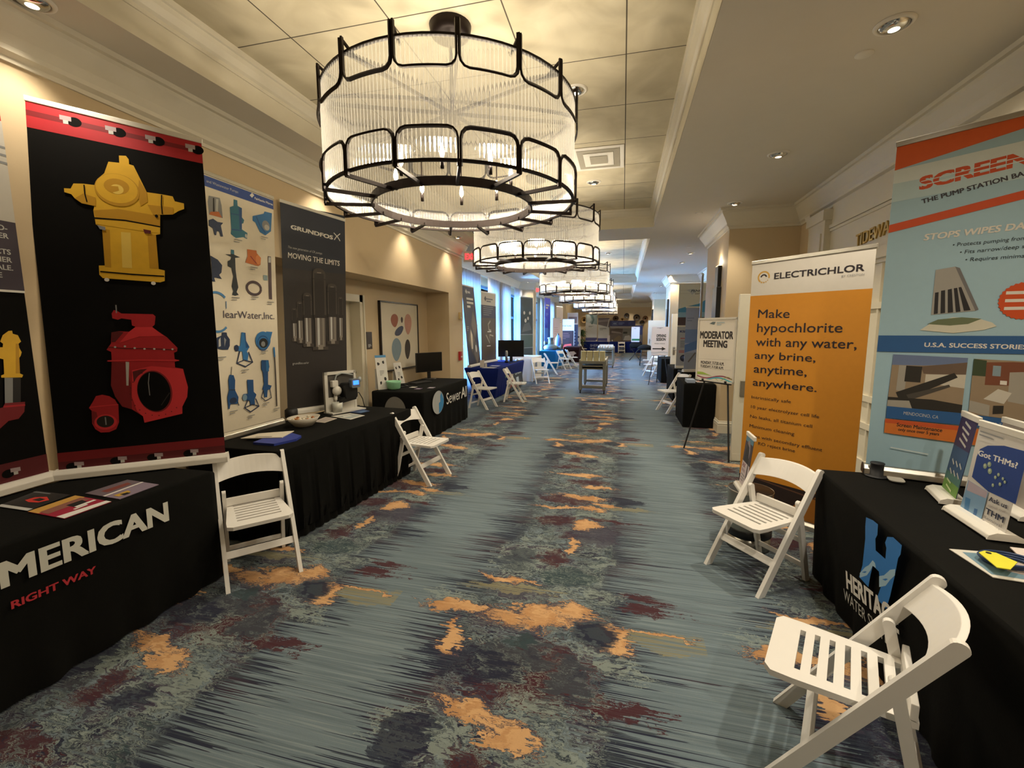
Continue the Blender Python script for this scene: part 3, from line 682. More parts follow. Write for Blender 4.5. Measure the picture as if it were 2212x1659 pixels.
for (p, f, lb) in CHAIRS:
    rz = math.atan2(f[1], f[0])
    if ch0 is None:
        ch0 = thing('folding_chair', lb, 'chair', (p[0], p[1], 0), rz, GCH); chair_parts(ch0)
    else: dup(ch0, 'folding_chair', (p[0], p[1], 0), rz, lb, GCH)

# ================================================================== draped tables
CLOTH = M('#11110f', 0.92, var=0.25, scale=9, bump=0.15)
NAVY = M('#16256a', 0.85, var=0.15, scale=9, bump=0.1)
def drape(name, label, corners, m, h=.7185, flare=0.0, wave=.014, wlen=.22, pleat=0.0, hem=.012, rd=.018, parent=None, base=None):
    """cloth over a four-cornered table top (corners counter-clockwise); lower edge may differ (base), folds grow to the floor"""
    top = [Vector(c) for c in corners]; bot = [Vector(c) for c in (base or corners)]
    per = []
    for i in range(4):
        a, b = top[i], top[(i + 1) % 4]; a2, b2 = bot[i], bot[(i + 1) % 4]
        n = max(8, int((b - a).length / (.02 if pleat else .035))); t = (b - a).normalized(); nn = Vector((t.y, -t.x))
        for k in range(n): per.append((a.lerp(b, k / n), a2.lerp(b2, k / n), nn, min(k, n - k) / n, (b - a).length * k / n + i * 1.7, (b - a).length))
    N = len(per); vs = []; zs = [h, h - rd * .4, h - rd, h * .82, h * .62, h * .42, h * .24, h * .1, hem]
    cen = sum(top, Vector((0, 0))) / 4
    for j, z in enumerate(zs):
        q = 1 - z / h
        for (a, b, nn, ed, sL, L) in per:
            p = a.lerp(b, q)
            if j == 0: p = p + (cen - p).normalized() * rd
            elif j == 1: p = p + (cen - p).normalized() * rd * .3
            else:
                gr = max(0, (.34 - z) / .34) ** 1.3 if not pleat else 1.0
                am = (pleat * (.35 + .65 * q) if pleat else wave * gr)
                f_ = math.sin(2 * PI * sL / wlen) + .45 * math.sin(2 * PI * sL / (wlen * 1.73) + 1.3) + .3 * math.sin(2 * PI * sL / (wlen * .61) + .4)
                p = p + nn * (flare * q + am * f_ * min(1.0, ed * 14))
            vs.append((p.x, p.y, z))
    fs = [(j * N + (i + 1) % N, j * N + i, (j + 1) * N + i, (j + 1) * N + (i + 1) % N) for j in range(len(zs) - 1) for i in range(N)]
    mb = MB(); mb.add(vs, fs, m, True); mb.add(vs[:N], [tuple(range(N))], m)
    return mb
def ccw(x0, x1, y0, y1): return [(x0, y0), (x1, y0), (x1, y1), (x0, y1)]
SILV = M('#d9d9cf', .6, var=.03); REDP = M('#c1303a', .6, var=.03)
T1 = drape('', '', ccw(-3.2, -2.48, 0.28, 2.174), CLOTH)
sh = Sheet(T1, (-2.48, 0.28, 0), (0, 1, 0), (0, 0, 1), start=.012)
_p, _w, _h, _a = (0.8789,0.5397),0.6938,0.1036,-0.012
sh.text('MERICAN', _p, _w, _h, _a, SILV, bold=.035); sh.text('A', (_p[0] - .03, _p[1]), _h * 1.08, _h, 0, SILV, bold=.035, align='R')
_p, _w, _h, _a = (0.8962,0.4337),0.3076,0.0321,-0.030
sh.text('RIGHT WAY', _p, _w, _h, _a, REDP, bold=.03); sh.text('THE', (_p[0] - .045, _p[1]), _h * 2.6, _h, _a, REDP, bold=.03, align='R')
tag(T1.build('tablecloth'), 'black fitted tablecloth with silver and red lettering at the left edge of view', 'tablecloth', 'fitted tablecloths')
T2 = drape('', '', [(-3.209, 2.62), (-2.395, 2.62), (-2.275, 4.39), (-3.075, 4.452)], CLOTH, pleat=.012, wlen=.085, flare=.02)
t2 = tag(T2.build('tablecloth'), 'black pleated tablecloth under the bowl and the pump display', 'tablecloth', 'fitted tablecloths')
drape('', '', [(-3.215, 2.605), (-2.37, 2.605), (-2.25, 4.41), (-3.065, 4.472)], CLOTH, h=.727, rd=.006, hem=.675).build('top_cover', t2)
T3 = drape('', '', ccw(-3.479, -2.681, 5.632, 7.454), CLOTH, flare=.0)
sh = Sheet(T3, (-2.666, 5.632, 0), (0, 1, 0), (0, 0, 1), start=.01)
LGREY = M('#aeb1b0', .6, var=.03); SKYB = M('#2f86c0', .6, var=.03); WHT = M('#e9e6df', .55, var=.02)
_c = [(0.4653,0.5091),(0.4755,0.6835),(0.676,0.4749)]
cu, cv = _c[0]; rv = _c[1][1] - cv; ru = (_c[2][0] - cu)
sh.ell(cu, cv, ru, rv, LGREY, n=40); sh.poly([(cu + ru * .1, cv - rv * .99), (cu + ru * .1, cv - rv * .1), (cu + ru * .35, cv), (cu + ru * .35, cv + rv * .5), (cu + ru * .6, cv + rv * .78), (cu + ru * .99, cv + rv * .1), (cu + ru * .92, cv - rv * .4), (cu + ru * .6, cv - rv * .8)], SKYB)
for q in (-.5, 0, .5): sh.line([(cu + ru * q, cv - rv * .8), (cu + ru * q, cv + rv * .8)], .004, M('#8f9896', .6))
_p, _w, _h, _a = (0.7844,0.4217),0.9121,0.1870,-0.018
sh.text('Sewer', _p, _w * .69, _h * .95, 0, WHT); sh.text('AI', (_p[0] + _w * .72, _p[1]), _w * .28, _h * .95, 0, WHT, bold=.02)
sh2 = Sheet(T3, (-3.479, 5.622, 0), (1, 0, 0), (0, 0, 1), start=.004)
sh2.ell(.37, .45, .165, .20, M('#77746e', .6), n=40); sh2.poly([(.40, .26), (.40, .38), (.47, .42), (.52, .36), (.47, .28)], SKYB)
tag(T3.build('tablecloth'), 'black fitted tablecloth with a round blue and grey emblem, in the niche', 'tablecloth', 'fitted tablecloths')
T4 = drape('', '', ccw(-3.479, -2.671, 9.473, 12.165), NAVY, base=[(-3.251, 9.628), (-2.816, 9.628), (-2.754, 12.113), (-3.313, 12.009)], flare=.0)
sh = Sheet(T4, (-2.692, 9.473, 0), (0, 1, 0), (-.12, 0, .99), start=.035)
DG = M('#2b3238', .7); TEALG = M('#24523f', .6); RUST = M('#7a3a33', .6)
sh.poly([(1.05, .05), (2.55, .05), (2.58, .74), (1.25, .74)], DG); sh.poly([(.75, .42), (1.15, .45), (1.12, .58), (.78, .55)], TEALG)
sh.poly([(1.05, .12), (1.45, .18), (1.55, .5), (1.3, .68), (1.12, .55)], RUST); sh.ring(1.62, .42, .12, .05, M('#c9c9c9', .5), 60, 300, ry=1.6)
sh.poly([(1.5, .08), (2.3, .08), (2.35, .2), (2.2, .14), (1.6, .2)], RUST)
sh.text('covalen', (1.75, .40), .72, .16, 0, M('#b4c2c8', .5), bold=.015)
sh.rect(1.82, .1, 2.1, .33, M('#b9c7d2', .5))
tag(T4.build('tablecloth'), 'navy blue stretch tablecloth with a dark printed front, under a black monitor', 'tablecloth', 'fitted tablecloths')
T5 = drape('', '', ccw(-3.417, -2.63, 13.066, 14.7), WHT, wave=.02)
Sheet(T5, (-2.63, 13.065, 0), (0, 1, 0), (0, 0, 1), start=.01).rect(.5, .2, .8, .55, M('#7d8aa6', .6))
tag(T5.build('tablecloth'), 'white tablecloth behind the navy blue table', 'tablecloth')
T6 = drape('', '', [(-3.23, 17.548), (-2.588, 17.704), (-2.505, 19.36), (-3.23, 19.36)], M('#1f73b4', .85, var=.1))
tag(T6.build('tablecloth'), 'bright blue tablecloth under the grey pump model', 'tablecloth')
T7 = drape('', '', ccw(-2.75, -2.0, 21.4, 22.9), M('#2a1514', .9, var=.1))
sh = Sheet(T7, (-2.75, 21.39, 0), (1, 0, 0), (0, 0, 1), start=.012)
sh.poly([(.12, .35), (.3, .5), (.5, .52), (.62, .42), (.5, .36), (.48, .22), (.4, .32), (.22, .28)], M('#c9b8ae', .6))
tag(T7.build('tablecloth'), 'dark maroon tablecloth with a pale animal emblem at the far left', 'tablecloth')
T8 = drape('', '', ccw(-2.55, -.93, 30.4, 31.5), NAVY)
sh = Sheet(T8, (-2.5, 30.4, 0), (1, 0, 0), (0, 0, 1), start=.012)
LB = M('#aab6d8', .6); sh.text('SHERWIN', (.39, .40), .95, .15, 0, LB, bold=.02); sh.text('WILLIAMS.', (.37, .18), 1.0, .15, 0, LB, bold=.02)
tag(T8.build('tablecloth'), 'navy tablecloth with two lines of white capitals at the end of the hall', 'tablecloth')
T9 = drape('', '', ccw(-.87, 1.2, 30.4, 31.05), NAVY)
sh = Sheet(T9, (-.3, 30.4, 0), (1, 0, 0), (0, 0, 1), start=.012); sh.ring(.28, .42, .08, .02, LB); sh.bars(.1, .3, .4, .03, 2, .07, LB, 1); sh.bars(.8, .45, .4, .03, 4, .08, M('#4d5a92', .6), 2)
tag(T9.build('tablecloth'), 'navy tablecloth with a small round emblem under the blue headed backdrop', 'tablecloth')
T10 = drape('', '', ccw(0.984, 1.455, 7.537, 8.55), CLOTH, pleat=.004, wlen=.11)
tag(T10.build('tablecloth'), 'black draped narrow table behind the moderator sign', 'tablecloth', 'black draped tables on the right')
T11 = drape('', '', ccw(1.1, 2.071, 10.2, 11.6), CLOTH, pleat=.006, wlen=.1)
tag(T11.build('tablecloth'), 'black draped table under the white and blue banner in the right recess', 'tablecloth', 'black draped tables on the right')
T12 = drape('', '', ccw(1.12, 1.8, 13.6, 14.85), CLOTH, pleat=.008, wlen=.1)
tag(T12.build('tablecloth'), 'black draped table just behind the farther open door', 'tablecloth', 'black draped tables on the right')
HER0 = (1.242, 3.0)
T13 = drape('', '', [(1.215, 3.10), (1.105, 1.05), (1.864, 1.03), (1.967, 3.064)][::-1], CLOTH, base=[(1.24, 3.10), (1.127, 1.06), (1.812, 1.04), (1.905, 3.044)][::-1], wave=.012)
sh = Sheet(T13, (1.235, 3.106, 0), (-.055, -.998, 0), (-.055, .003, .998), start=.006)
HB = M('#2f7fd0', .6, var=.06); HL = M('#a9cde6', .6, var=.04)
sh.poly([(0.747,0.7055),(0.8153,0.7194),(0.8619,0.7203),(0.8596,0.6699),(0.8426,0.6434),(0.8491,0.5905),(0.937,0.5949),(0.9414,0.6473),(0.9293,0.6664),(0.9456,0.7005),(0.993,0.7212),(1.0611,0.7184),(1.0547,0.6763),(1.0375,0.6505),(1.0169,0.5603),(0.9866,0.4509),(0.9589,0.3759),(0.8755,0.3718),(0.906,0.4464),(0.8849,0.5085),(0.8266,0.5055),(0.8065,0.4423),(0.792,0.3794),(0.6941,0.3752),(0.7261,0.4533),(0.746,0.5978),(0.7421,0.6584)], HB)
sh.poly([(0.7011,0.3994),(0.755,0.4593),(0.7881,0.4865),(0.8249,0.5306),(0.8459,0.5287),(0.8588,0.5108),(0.8267,0.5041),(0.8076,0.4722),(0.7731,0.4275),(0.7026,0.3758)], HL)
sh.poly([(0.8891,0.4886),(0.9316,0.5161),(0.9784,0.5671),(1.0196,0.593),(1.0191,0.565),(0.9815,0.5227),(0.9478,0.4767),(0.8925,0.4384)], HL)
sh.poly([(0.7219,0.415),(0.7563,0.4395),(0.7719,0.4449),(0.7538,0.4286)], HB); sh.poly([(0.917,0.4896),(0.9494,0.5116),(0.9662,0.5176),(0.9437,0.4975)], HB)
_p, _w, _h, _a = (0.561,0.2394),0.3610,0.0847,0.188
sh.text('HERITAGE', _p, _w * 1.42, _h, _a, WHT, bold=.04)
_p, _w, _h, _a = (0.5286,0.1582),0.2860,0.0557,0.142
sh.text('WATER SYSTEMS', _p, _w * 1.95, _h, _a, M('#c9c9c2', .6), bold=-.008)
tag(T13.build('tablecloth'), 'black fitted tablecloth with a large blue H at the lower right', 'tablecloth', 'fitted tablecloths')

# ================================================================== roll-up banners
ALU = M('#b9b6ae', .28, .85); WALU = M('#e8e4da', .4, var=.02); BLK = M('#0f0e0d', .85, var=.2, scale=6); DARKM = M('#1b1a1a', .5)
def banner(name, label, O, U, w, hl, hr=None, face=WHT, back=None, V=(0, 0, 1), cas=ALU, cash=.055, casd=.09, rail=True, feet=True, prints=None, group='roll-up banners', th=.002, post=True, v0=None):
    hr = hl if hr is None else hr; rz = math.atan2(U[1], U[0])
    t = thing(name, label, 'banner', O, rz, group)
    R = Matrix.Rotation(-rz, 3, 'Z'); v = (R @ Vector(V)).normalized(); b0 = (v.y / v.z)
    def pt(u, z): return (u + v.x / v.z * z, v.y / v.z * z, z)
    z0 = cash * .9 if v0 is None else v0
    mb = MB(); a = [pt(0, z0), pt(w, z0), pt(w, hr), pt(0, hl)]
    bk = [(p[0], p[1] + th, p[2]) for p in a]
    mb.add(a, [(0, 1, 2, 3)], face); mb.add(bk, [(3, 2, 1, 0)], back or M('#8d897f', .7)); mb.add(a + bk, [(0, 3, 7, 4), (1, 5, 6, 2), (3, 2, 6, 7), (0, 4, 5, 1)], face)
    if prints:
        s = Sheet(mb, (0, 0, 0), (1, 0, 0), tuple(v)); prints(s, w, hl, hr)
    mb.build('printed_panel', t)
    if cas:
        c = MB(); pr = [(-casd / 2, 0), (casd / 2, 0), (casd / 2 * .9, cash * .6), (casd / 2 * .5, cash), (-casd / 2 * .5, cash), (-casd / 2 * .9, cash * .6)]
        c.prism(pr, -.012, w + .012, cas, 'x'); c.build('base_cassette', t, bevel=.004)
        for x in (-.016, w + .010): MB().prism([(p[0] * 1.03, p[1] * 1.02) for p in pr], x, x + .006, DARKM if cas is not WALU else cas, 'x').build('end_cap', t)
    if rail:
        r = MB(); p0, p1 = Vector(pt(0, hl)), Vector(pt(w, hr)); r.bar(p0 + Vector((-.006, .004, 0)), p1 + Vector((.006, .004, 0)), .018, .03, cas or ALU); r.build('top_rail', t, bevel=.003)
    if post: MB().tube([(w / 2, .02, cash * .5), (w / 2 + v.x / v.z * hl * .97, v.y / v.z * hl * .97 + .02, hl * .985)], .008, ALU).build('support_pole', t)
    if feet:
        for x in (w * .18, w * .82): MB().bx(x - .03, x + .03, -.13, .10, 0, .006, cas or ALU).build('foot', t, bevel=.002)
    return t
def P3(h, **k): return M(h, .55, var=k.get('var', .04))
YEL, YEL2, YEL3 = P3('#e8b62a', var=.08), P3('#c8951a'), P3('#f2cf5e')
RED, RED2, RED3, RED4 = P3('#b3202a', var=.08), P3('#7d141d'), P3('#d8343c'), P3('#5a0f18')
NUT, GREY, LGR = P3('#b09fa3'), P3('#8b8d8e'), P3('#c4c4c0')
def bolts(s, pts, r, up=1):
    for (u, v) in pts:
        s.ell(u + r * 1.35 * up, v - r * .35, r * 1.15, r * .95, BLK); s.poly([(u - r * .9, v - r * .2), (u + r * .9, v - r * .35), (u + r * .9, v + r * .55), (u - r * .9, v + r * .7)], NUT); s.rect(u - r * .4, v - r * .95, u + r * .4, v - r * .25, LGR)
def hyd(s, w, hl, hr):
    s.poly([(0, hl), (0, hl - .155), (w, hr - .135), (w, hr)], RED); s.poly([(0, hl - .06), (0, hl - .09), (w, hr - .075), (w, hr - .05)], RED2)
    bolts(s, [(0.1876,2.0722),(0.3868,2.0512),(0.5732,2.0321),(0.7718,2.0135)], .028)
    s.poly([(0, .05), (w, .05), (w, .16), (0, .155)], RED4); s.poly([(0, .10), (w, .105), (w, .16), (0, .155)], RED2)
    bolts(s, [(0.0923,0.0756),(0.2954,0.0827),(0.4757,0.0814),(0.6631,0.0832)], .024, -1)
    s.poly([(0.4146,1.9062),(0.4475,1.9098),(0.4593,1.8914),(0.4592,1.8631),(0.48,1.8581),(0.5077,1.7803),(0.533,1.7095),(0.605,1.7059),(0.6607,1.7001),(0.6694,1.6715),(0.7154,1.664),(0.7145,1.6297),(0.6832,1.6135),(0.653,1.589),(0.5892,1.5807),(0.5808,1.4634),(0.5596,1.4573),(0.5587,1.2493),(0.5884,1.2423),(0.5838,1.1775),(0.5599,1.168),(0.2858,1.1815),(0.2713,1.2013),(0.2734,1.2545),(0.3011,1.256),(0.3047,1.472),(0.2777,1.4937),(0.2725,1.5733),(0.2794,1.5981),(0.2241,1.6077),(0.1952,1.6319),(0.1817,1.6538),(0.1521,1.6619),(0.1521,1.6837),(0.1811,1.6851),(0.1957,1.7159),(0.239,1.7201),(0.295,1.7195),(0.3178,1.7704),(0.3386,1.7932),(0.363,1.863),(0.4134,1.8642)], YEL)
    s.poly([(0.3047,1.472),(0.3396,1.4671),(0.3294,1.2453),(0.3005,1.2478)], YEL2); s.poly([(0.5183,1.458),(0.5596,1.4573),(0.5573,1.2492),(0.5137,1.2511)], YEL2); s.poly([(0.3911,1.4594),(0.4374,1.4593),(0.4284,1.2465),(0.382,1.2482)], YEL3)
    s.poly([(0.2725,1.5733),(0.388,1.594),(0.5886,1.5722),(0.5845,1.5145),(0.4161,1.5299),(0.2805,1.5301)], YEL2); s.poly([(0.2799,1.522),(0.4156,1.5232),(0.5839,1.506),(0.5811,1.4677),(0.4125,1.4819),(0.281,1.4956)], YEL)
    s.line([(0.2754,1.5296),(0.4161,1.5299),(0.584,1.5077)], .008, BLK); s.line([(0.2771,1.2196),(0.4258,1.2104),(0.5837,1.2059)], .008, BLK)
    s.poly([(0.5009,1.7794),(0.533,1.7095),(0.5322,1.6513),(0.4962,1.6224),(0.4881,1.6956)], YEL2); s.poly([(0.2346,1.6643),(0.2895,1.6472),(0.2858,1.5988),(0.2241,1.6077),(0.1952,1.6319)], YEL2); s.poly([(0.531,1.6346),(0.6595,1.6322),(0.653,1.589),(0.5543,1.5771)], YEL2)
    s.ell(0.393,1.7041,0.1049,0.0945, YEL2, n=32); s.ell(0.3916,1.712,0.0977,0.0847, YEL, n=32); s.ell(0.3912,1.7241,0.0594,0.0452, YEL2, n=24); s.ell(0.3913,1.708,0.0314,0.0286, YEL3, n=20); s.poly([(0.3557,1.7235),(0.3978,1.725),(0.4012,1.7011),(0.3624,1.6841)], YEL2)
    s.line([(0.2428,1.7143),(0.2421,1.6652),(0.2485,1.6184)], .006, BLK); s.line([(0.6061,1.7019),(0.6005,1.6425),(0.6013,1.5853)], .006, BLK)
    s.ell(0.5711,1.5704,0.0084,0.0102, BLK, n=10); s.poly([(0.4999,1.4857),(0.5371,1.4806),(0.5357,1.4612),(0.5049,1.461)], RED4); s.poly([(0.2838,1.4902),(0.3214,1.4816),(0.3198,1.4612),(0.2947,1.4671)], GREY)
    for q in [(0.3044,1.1724),(0.5266,1.1606)]: s.ell(q[0], q[1], .012, .011, WHT, n=10)
    s.poly([(0.3121,0.9726),(0.3235,0.9937),(0.3426,0.9855),(0.3582,0.9731),(0.5109,0.9705),(0.5226,0.9576),(0.5147,0.9057),(0.5019,0.8927),(0.5081,0.8823),(0.5712,0.8269),(0.5974,0.7913),(0.6205,0.7599),(0.6168,0.7378),(0.6003,0.7293),(0.6011,0.6894),(0.6259,0.6796),(0.5999,0.6716),(0.5996,0.6361),(0.6404,0.6254),(0.6453,0.5892),(0.6582,0.5073),(0.6502,0.4444),(0.6201,0.3831),(0.617,0.338),(0.4208,0.2976),(0.4167,0.3377),(0.3653,0.386),(0.3195,0.4071),(0.2908,0.4696),(0.2762,0.539),(0.2903,0.6828),(0.2663,0.6853),(0.2911,0.6929),(0.2928,0.7419),(0.2716,0.755),(0.2953,0.7924),(0.3023,0.8596),(0.3337,0.8661),(0.3868,0.8632),(0.4194,0.8929),(0.4031,0.9014),(0.4022,0.9354),(0.356,0.9436),(0.3389,0.9351),(0.3132,0.9434)], RED)
    s.poly([(0.2903,0.6828),(0.3529,0.6762),(0.3706,0.5507),(0.3653,0.386),(0.3195,0.4071),(0.2908,0.4696),(0.2762,0.539)], RED2); s.poly([(0.3565,0.6804),(0.3732,0.6781),(0.3592,0.5341),(0.3491,0.5347)], LGR); s.poly([(0.3247,0.656),(0.3379,0.6554),(0.3373,0.4663),(0.3227,0.4501)], RED2)
    s.poly([(0.3868,0.8632),(0.4193,0.8912),(0.5017,0.891),(0.5576,0.8358),(0.432,0.8329),(0.3351,0.7959)], RED3); s.poly([(0.3023,0.8596),(0.3337,0.8661),(0.3597,0.8592),(0.3156,0.8005),(0.2992,0.8008)], RED4)
    s.line([(0.2806,0.7717),(0.3592,0.7614),(0.461,0.7591),(0.6123,0.7468)], .006, RED4); s.line([(0.2711,0.6885),(0.4215,0.6884),(0.6222,0.6798)], .007, RED3)
    for q in [(0.3134,0.771),(0.3601,0.7742),(0.4065,0.7629),(0.454,0.7567),(0.5025,0.7555),(0.5516,0.7509),(0.5946,0.7516)]: s.ell(q[0], q[1], .006, .006, LGR, n=8)
    s.poly([(0.383,0.6278),(0.481,0.6497),(0.6404,0.6254),(0.6453,0.5892),(0.6582,0.5073),(0.6502,0.4444),(0.6201,0.3831),(0.617,0.338),(0.4208,0.2976),(0.4167,0.3377),(0.3884,0.3754),(0.371,0.464)], RED3)
    s.poly([(0.3858,0.619),(0.4242,0.6303),(0.4589,0.6332),(0.4036,0.5836),(0.3875,0.5497)], RED4)
    s.ell(0.4871,0.4894,0.0877,0.1319, RED2, rot=4, n=36); s.ell(0.4836,0.4897,0.0825,0.1248, BLK, rot=4, n=36); s.line([(0.4674,0.6066),(0.4582,0.5457),(0.4595,0.4666)], .004, GREY); s.line([(0.5126,0.4006),(0.5611,0.4775)], .005, DARKM)
    for k in range(14):
        q = [(0.4971,0.4817)][0]; a = math.radians(120 + k * 15); s.ell(q[0] + .132 * math.cos(a), q[1] + .145 * math.sin(a), .0035, .0035, RED4, n=6)
    s.poly([(0.2034,0.48),(0.233,0.4864),(0.2649,0.4757),(0.2895,0.4525),(0.3035,0.417),(0.2991,0.3136),(0.2827,0.2719),(0.2483,0.2564),(0.2091,0.258),(0.185,0.2819),(0.1735,0.3171),(0.1774,0.3931),(0.166,0.411),(0.1845,0.4433)], RED); s.poly([(0.1793,0.393),(0.1992,0.3828),(0.2024,0.3399),(0.1805,0.3079),(0.1742,0.3256)], RED2)
    s.line([(0.1695,0.4149),(0.2278,0.4187),(0.3038,0.4213)], .005, RED3); s.ell(0.2367,0.3196,0.0528,0.0469, RED3, n=28); s.ell(0.2356,0.3231,0.0409,0.0359, DARKM, n=28); s.line([(0.237,0.3496),(0.2373,0.3024)], .006, GREY)
    s.line([(0.3375,1.0231),(0.3366,0.9754)], .006, GREY)
banner('roll_up_banner', 'black roll-up banner picturing a yellow hydrant and a large red valve', (-3.206, 1.811, .727), (.769, .639, 0), 0.832, 2.155, 2.06, BLK, V=(-.03, .036, 1), cas=WALU, prints=hyd, feet=False)
def hyd2(s, w, hl, hr):
    s.rect(0, hl - .15, w, hl, RED); s.rect(0, hl - .085, w, hl - .06, RED2); bolts(s, [(.12, hl - .07), (.42, hl - .07), (w - .13, hl - .07)], .028)
    s.rect(0, .05, w, .16, RED4); bolts(s, [(.15, .11), (.4, .11), (w - .15, .11)], .024, -1)
    pts = [(0.8593,1.4531),(0.8216,1.0894),(0.9001,2.0132)]
    a, b, c = pts[0][1], pts[1][1], pts[2][1]
    s.rect(0, a, w, hl - .15, P3('#c9c5bb')); s.rect(0, b, w, a, P3('#2f2434')); s.rect(0, b - .012, w, b, WHT)
    for q in (.14, .18, .22): s.rect(0, hl - .15 - q, w, hl - .15 - q + .012, GREY)
    s.rect(w - .24, a + .22, w - .19, a + .30, GREY)
    for k, tx in enumerate(('WORLD-', 'WATER', 'DESIGN', 'PRODUCTS', 'CUSTOMER', 'THE SALE.', 'BELIEVE', 'RIGHT WAY.')): s.text(tx, (w - .04 - (.06 if k == 2 else .05 if k == 6 else .08 if k == 7 else 0), a - .05 - k * (a - b - .03) / 8), None, .026, 0, LGR, bold=.02, align='R')
    s.poly([(0.7311,0.8698),(0.7466,0.8712),(0.7478,0.8544),(0.7688,0.8464),(0.7794,0.8112),(0.7667,0.8),(0.7673,0.7767),(0.7754,0.7529),(0.7688,0.7337),(0.7612,0.7225),(0.7547,0.637),(0.7678,0.6278),(0.7618,0.6143),(0.673,0.6225),(0.6731,0.6339),(0.687,0.64),(0.6929,0.7195),(0.6672,0.7288),(0.6469,0.745),(0.6503,0.7745),(0.6735,0.7846),(0.6972,0.7836),(0.7005,0.8023),(0.6899,0.814),(0.7044,0.8475)], YEL)
    s.poly([(0.7542,0.8004),(0.7667,0.8),(0.7612,0.7225),(0.7547,0.637),(0.736,0.6389)], YEL2); s.poly([(0.686,0.621),(0.7551,0.6118),(0.7395,0.4735),(0.672,0.4809)], GREY); s.poly([(0.7209,0.6156),(0.7551,0.6118),(0.7395,0.4735),(0.7051,0.4753)], DARKM)
    s.poly([(0.661,0.4636),(0.6724,0.4847),(0.7593,0.4781),(0.75,0.4238),(0.7206,0.3897),(0.6766,0.387),(0.6366,0.353),(0.603,0.3567),(0.6143,0.4567)], RED2); s.line([(0.6644,0.4668),(0.7574,0.4609)], .01, RED)
banner('roll_up_banner', 'roll-up banner with a small hydrant on a pipe, cut by the left edge', (-3.158, 0.952, .727), (-.087, .996, 0), 0.828, 2.122, 2.122, BLK, cas=WALU, prints=hyd2, feet=False)
TEA, BLU, BLU2, NVY, ORG = P3('#2b6f86'), P3('#2f74b0'), P3('#1d4f86'), P3('#20304f'), P3('#c86f33')
def clear(s, w, hl, hr):
    hb = [(0.1309,1.9207)][0][1]; s.rect(0, hb, w, hl - .02, P3('#2b4a94'))
    _p, _w, _h, _a = (0.1343,1.9521),0.2820,0.0197,0.036
    s.text('and Wastewater Pumps', _p, _w, _h, 0, LGR)
    _p, _w, _h, _a = (0.5828,1.9528),0.1997,0.0179,0.036
    s.text('Fairbanks Morse', _p, _w, _h, 0, WHT, bold=.02); s.poly([(0.5562,1.9959),(0.5795,1.9827),(0.5541,1.9561),(0.531,1.9694)], WHT)
    s.poly([(0.1462,1.8602),(0.2412,1.8695),(0.2545,1.8192),(0.2597,1.7254),(0.1417,1.7248),(0.1357,1.815)], GREY); s.poly([(0.1547,1.7476),(0.2269,1.7651),(0.2532,1.7273),(0.1417,1.7248)], ORG); s.poly([(0.1806,1.8532),(0.1926,1.8564),(0.1904,1.7563),(0.1745,1.7524)], DARKM); s.poly([(0.2082,1.854),(0.2283,1.856),(0.2188,1.7631),(0.1989,1.765)], LGR)
    s.poly([(0.3684,1.8934),(0.4036,1.8958),(0.4039,1.8537),(0.4457,1.8465),(0.4417,1.7742),(0.4637,1.7576),(0.453,1.7301),(0.4361,1.7228),(0.4365,1.6798),(0.491,1.6618),(0.4837,1.6129),(0.447,1.6205),(0.3737,1.5995),(0.327,1.6222),(0.3334,1.6585),(0.33,1.8246),(0.3656,1.844)], TEA); s.poly([(0.4141,1.8457),(0.4457,1.8465),(0.4365,1.6798),(0.4136,1.6751)], BLU2); s.ell(0.4756,1.6354,0.0115,0.0162, LGR, n=12)
    s.line([(0.3359,1.7776),(0.4425,1.7887)], .006, BLU2); s.line([(0.3334,1.6585),(0.4359,1.6689)], .008, BLU2)
    s.poly([(0.5512,1.8105),(0.6726,1.8577),(0.684,1.8794),(0.7681,1.8844),(0.7591,1.8086),(0.75,1.7289),(0.6845,1.6811),(0.6239,1.6958),(0.5779,1.7648),(0.5492,1.7732)], BLU); s.ell(0.6937,1.7635,0.0425,0.0427, GREY); s.ell(0.7035,1.7502,0.0285,0.0233, LGR); s.line([(0.5904,1.8159),(0.6267,1.7492),(0.6854,1.7005)], .01, BLU2)
    s.poly([(0.1353,1.6838),(0.1714,1.7019),(0.2102,1.6871),(0.2593,1.6912),(0.2373,1.666),(0.2532,1.5871),(0.2324,1.5831),(0.2182,1.6178),(0.198,1.6171),(0.1921,1.5855),(0.1762,1.5858),(0.1671,1.6309),(0.1328,1.6436)], NVY)
    s.poly([(0.3201,1.5014),(0.3489,1.5026),(0.3486,1.467),(0.4059,1.4541),(0.356,1.4431),(0.3552,1.3496),(0.3609,1.2924),(0.3744,1.2136),(0.3543,1.1754),(0.3739,1.1549),(0.3392,1.1437),(0.3104,1.1504),(0.3236,1.1803),(0.3098,1.2152),(0.3301,1.2963),(0.3163,1.3591),(0.2824,1.3689),(0.2847,1.408),(0.3112,1.4223),(0.3212,1.445),(0.2648,1.4575),(0.3179,1.4644)], P3('#232a2e')); s.rect(*sum([(0.32,1.4696),(0.3471,1.5023)], ()), TEA)
    s.poly([(0.4793,1.5313),(0.5759,1.536),(0.5797,1.514),(0.6232,1.4825),(0.6152,1.4238),(0.5893,1.4104),(0.4546,1.4208),(0.4811,1.4763)], ORG); s.line([(0.5098,1.4807),(0.5704,1.4292)], .008, RED2); s.ell(0.592,1.4627,0.0282,0.0384, P3('#dc8a50'))
    q = [(0.5349,1.2197),(0.6099,1.2182),(0.5376,1.2718)]; s.ring(q[0][0], q[0][1], q[1][0] - q[0][0], .022, P3('#4a3b40'), ry=(q[2][1] - q[0][1]) / (q[1][0] - q[0][0]))
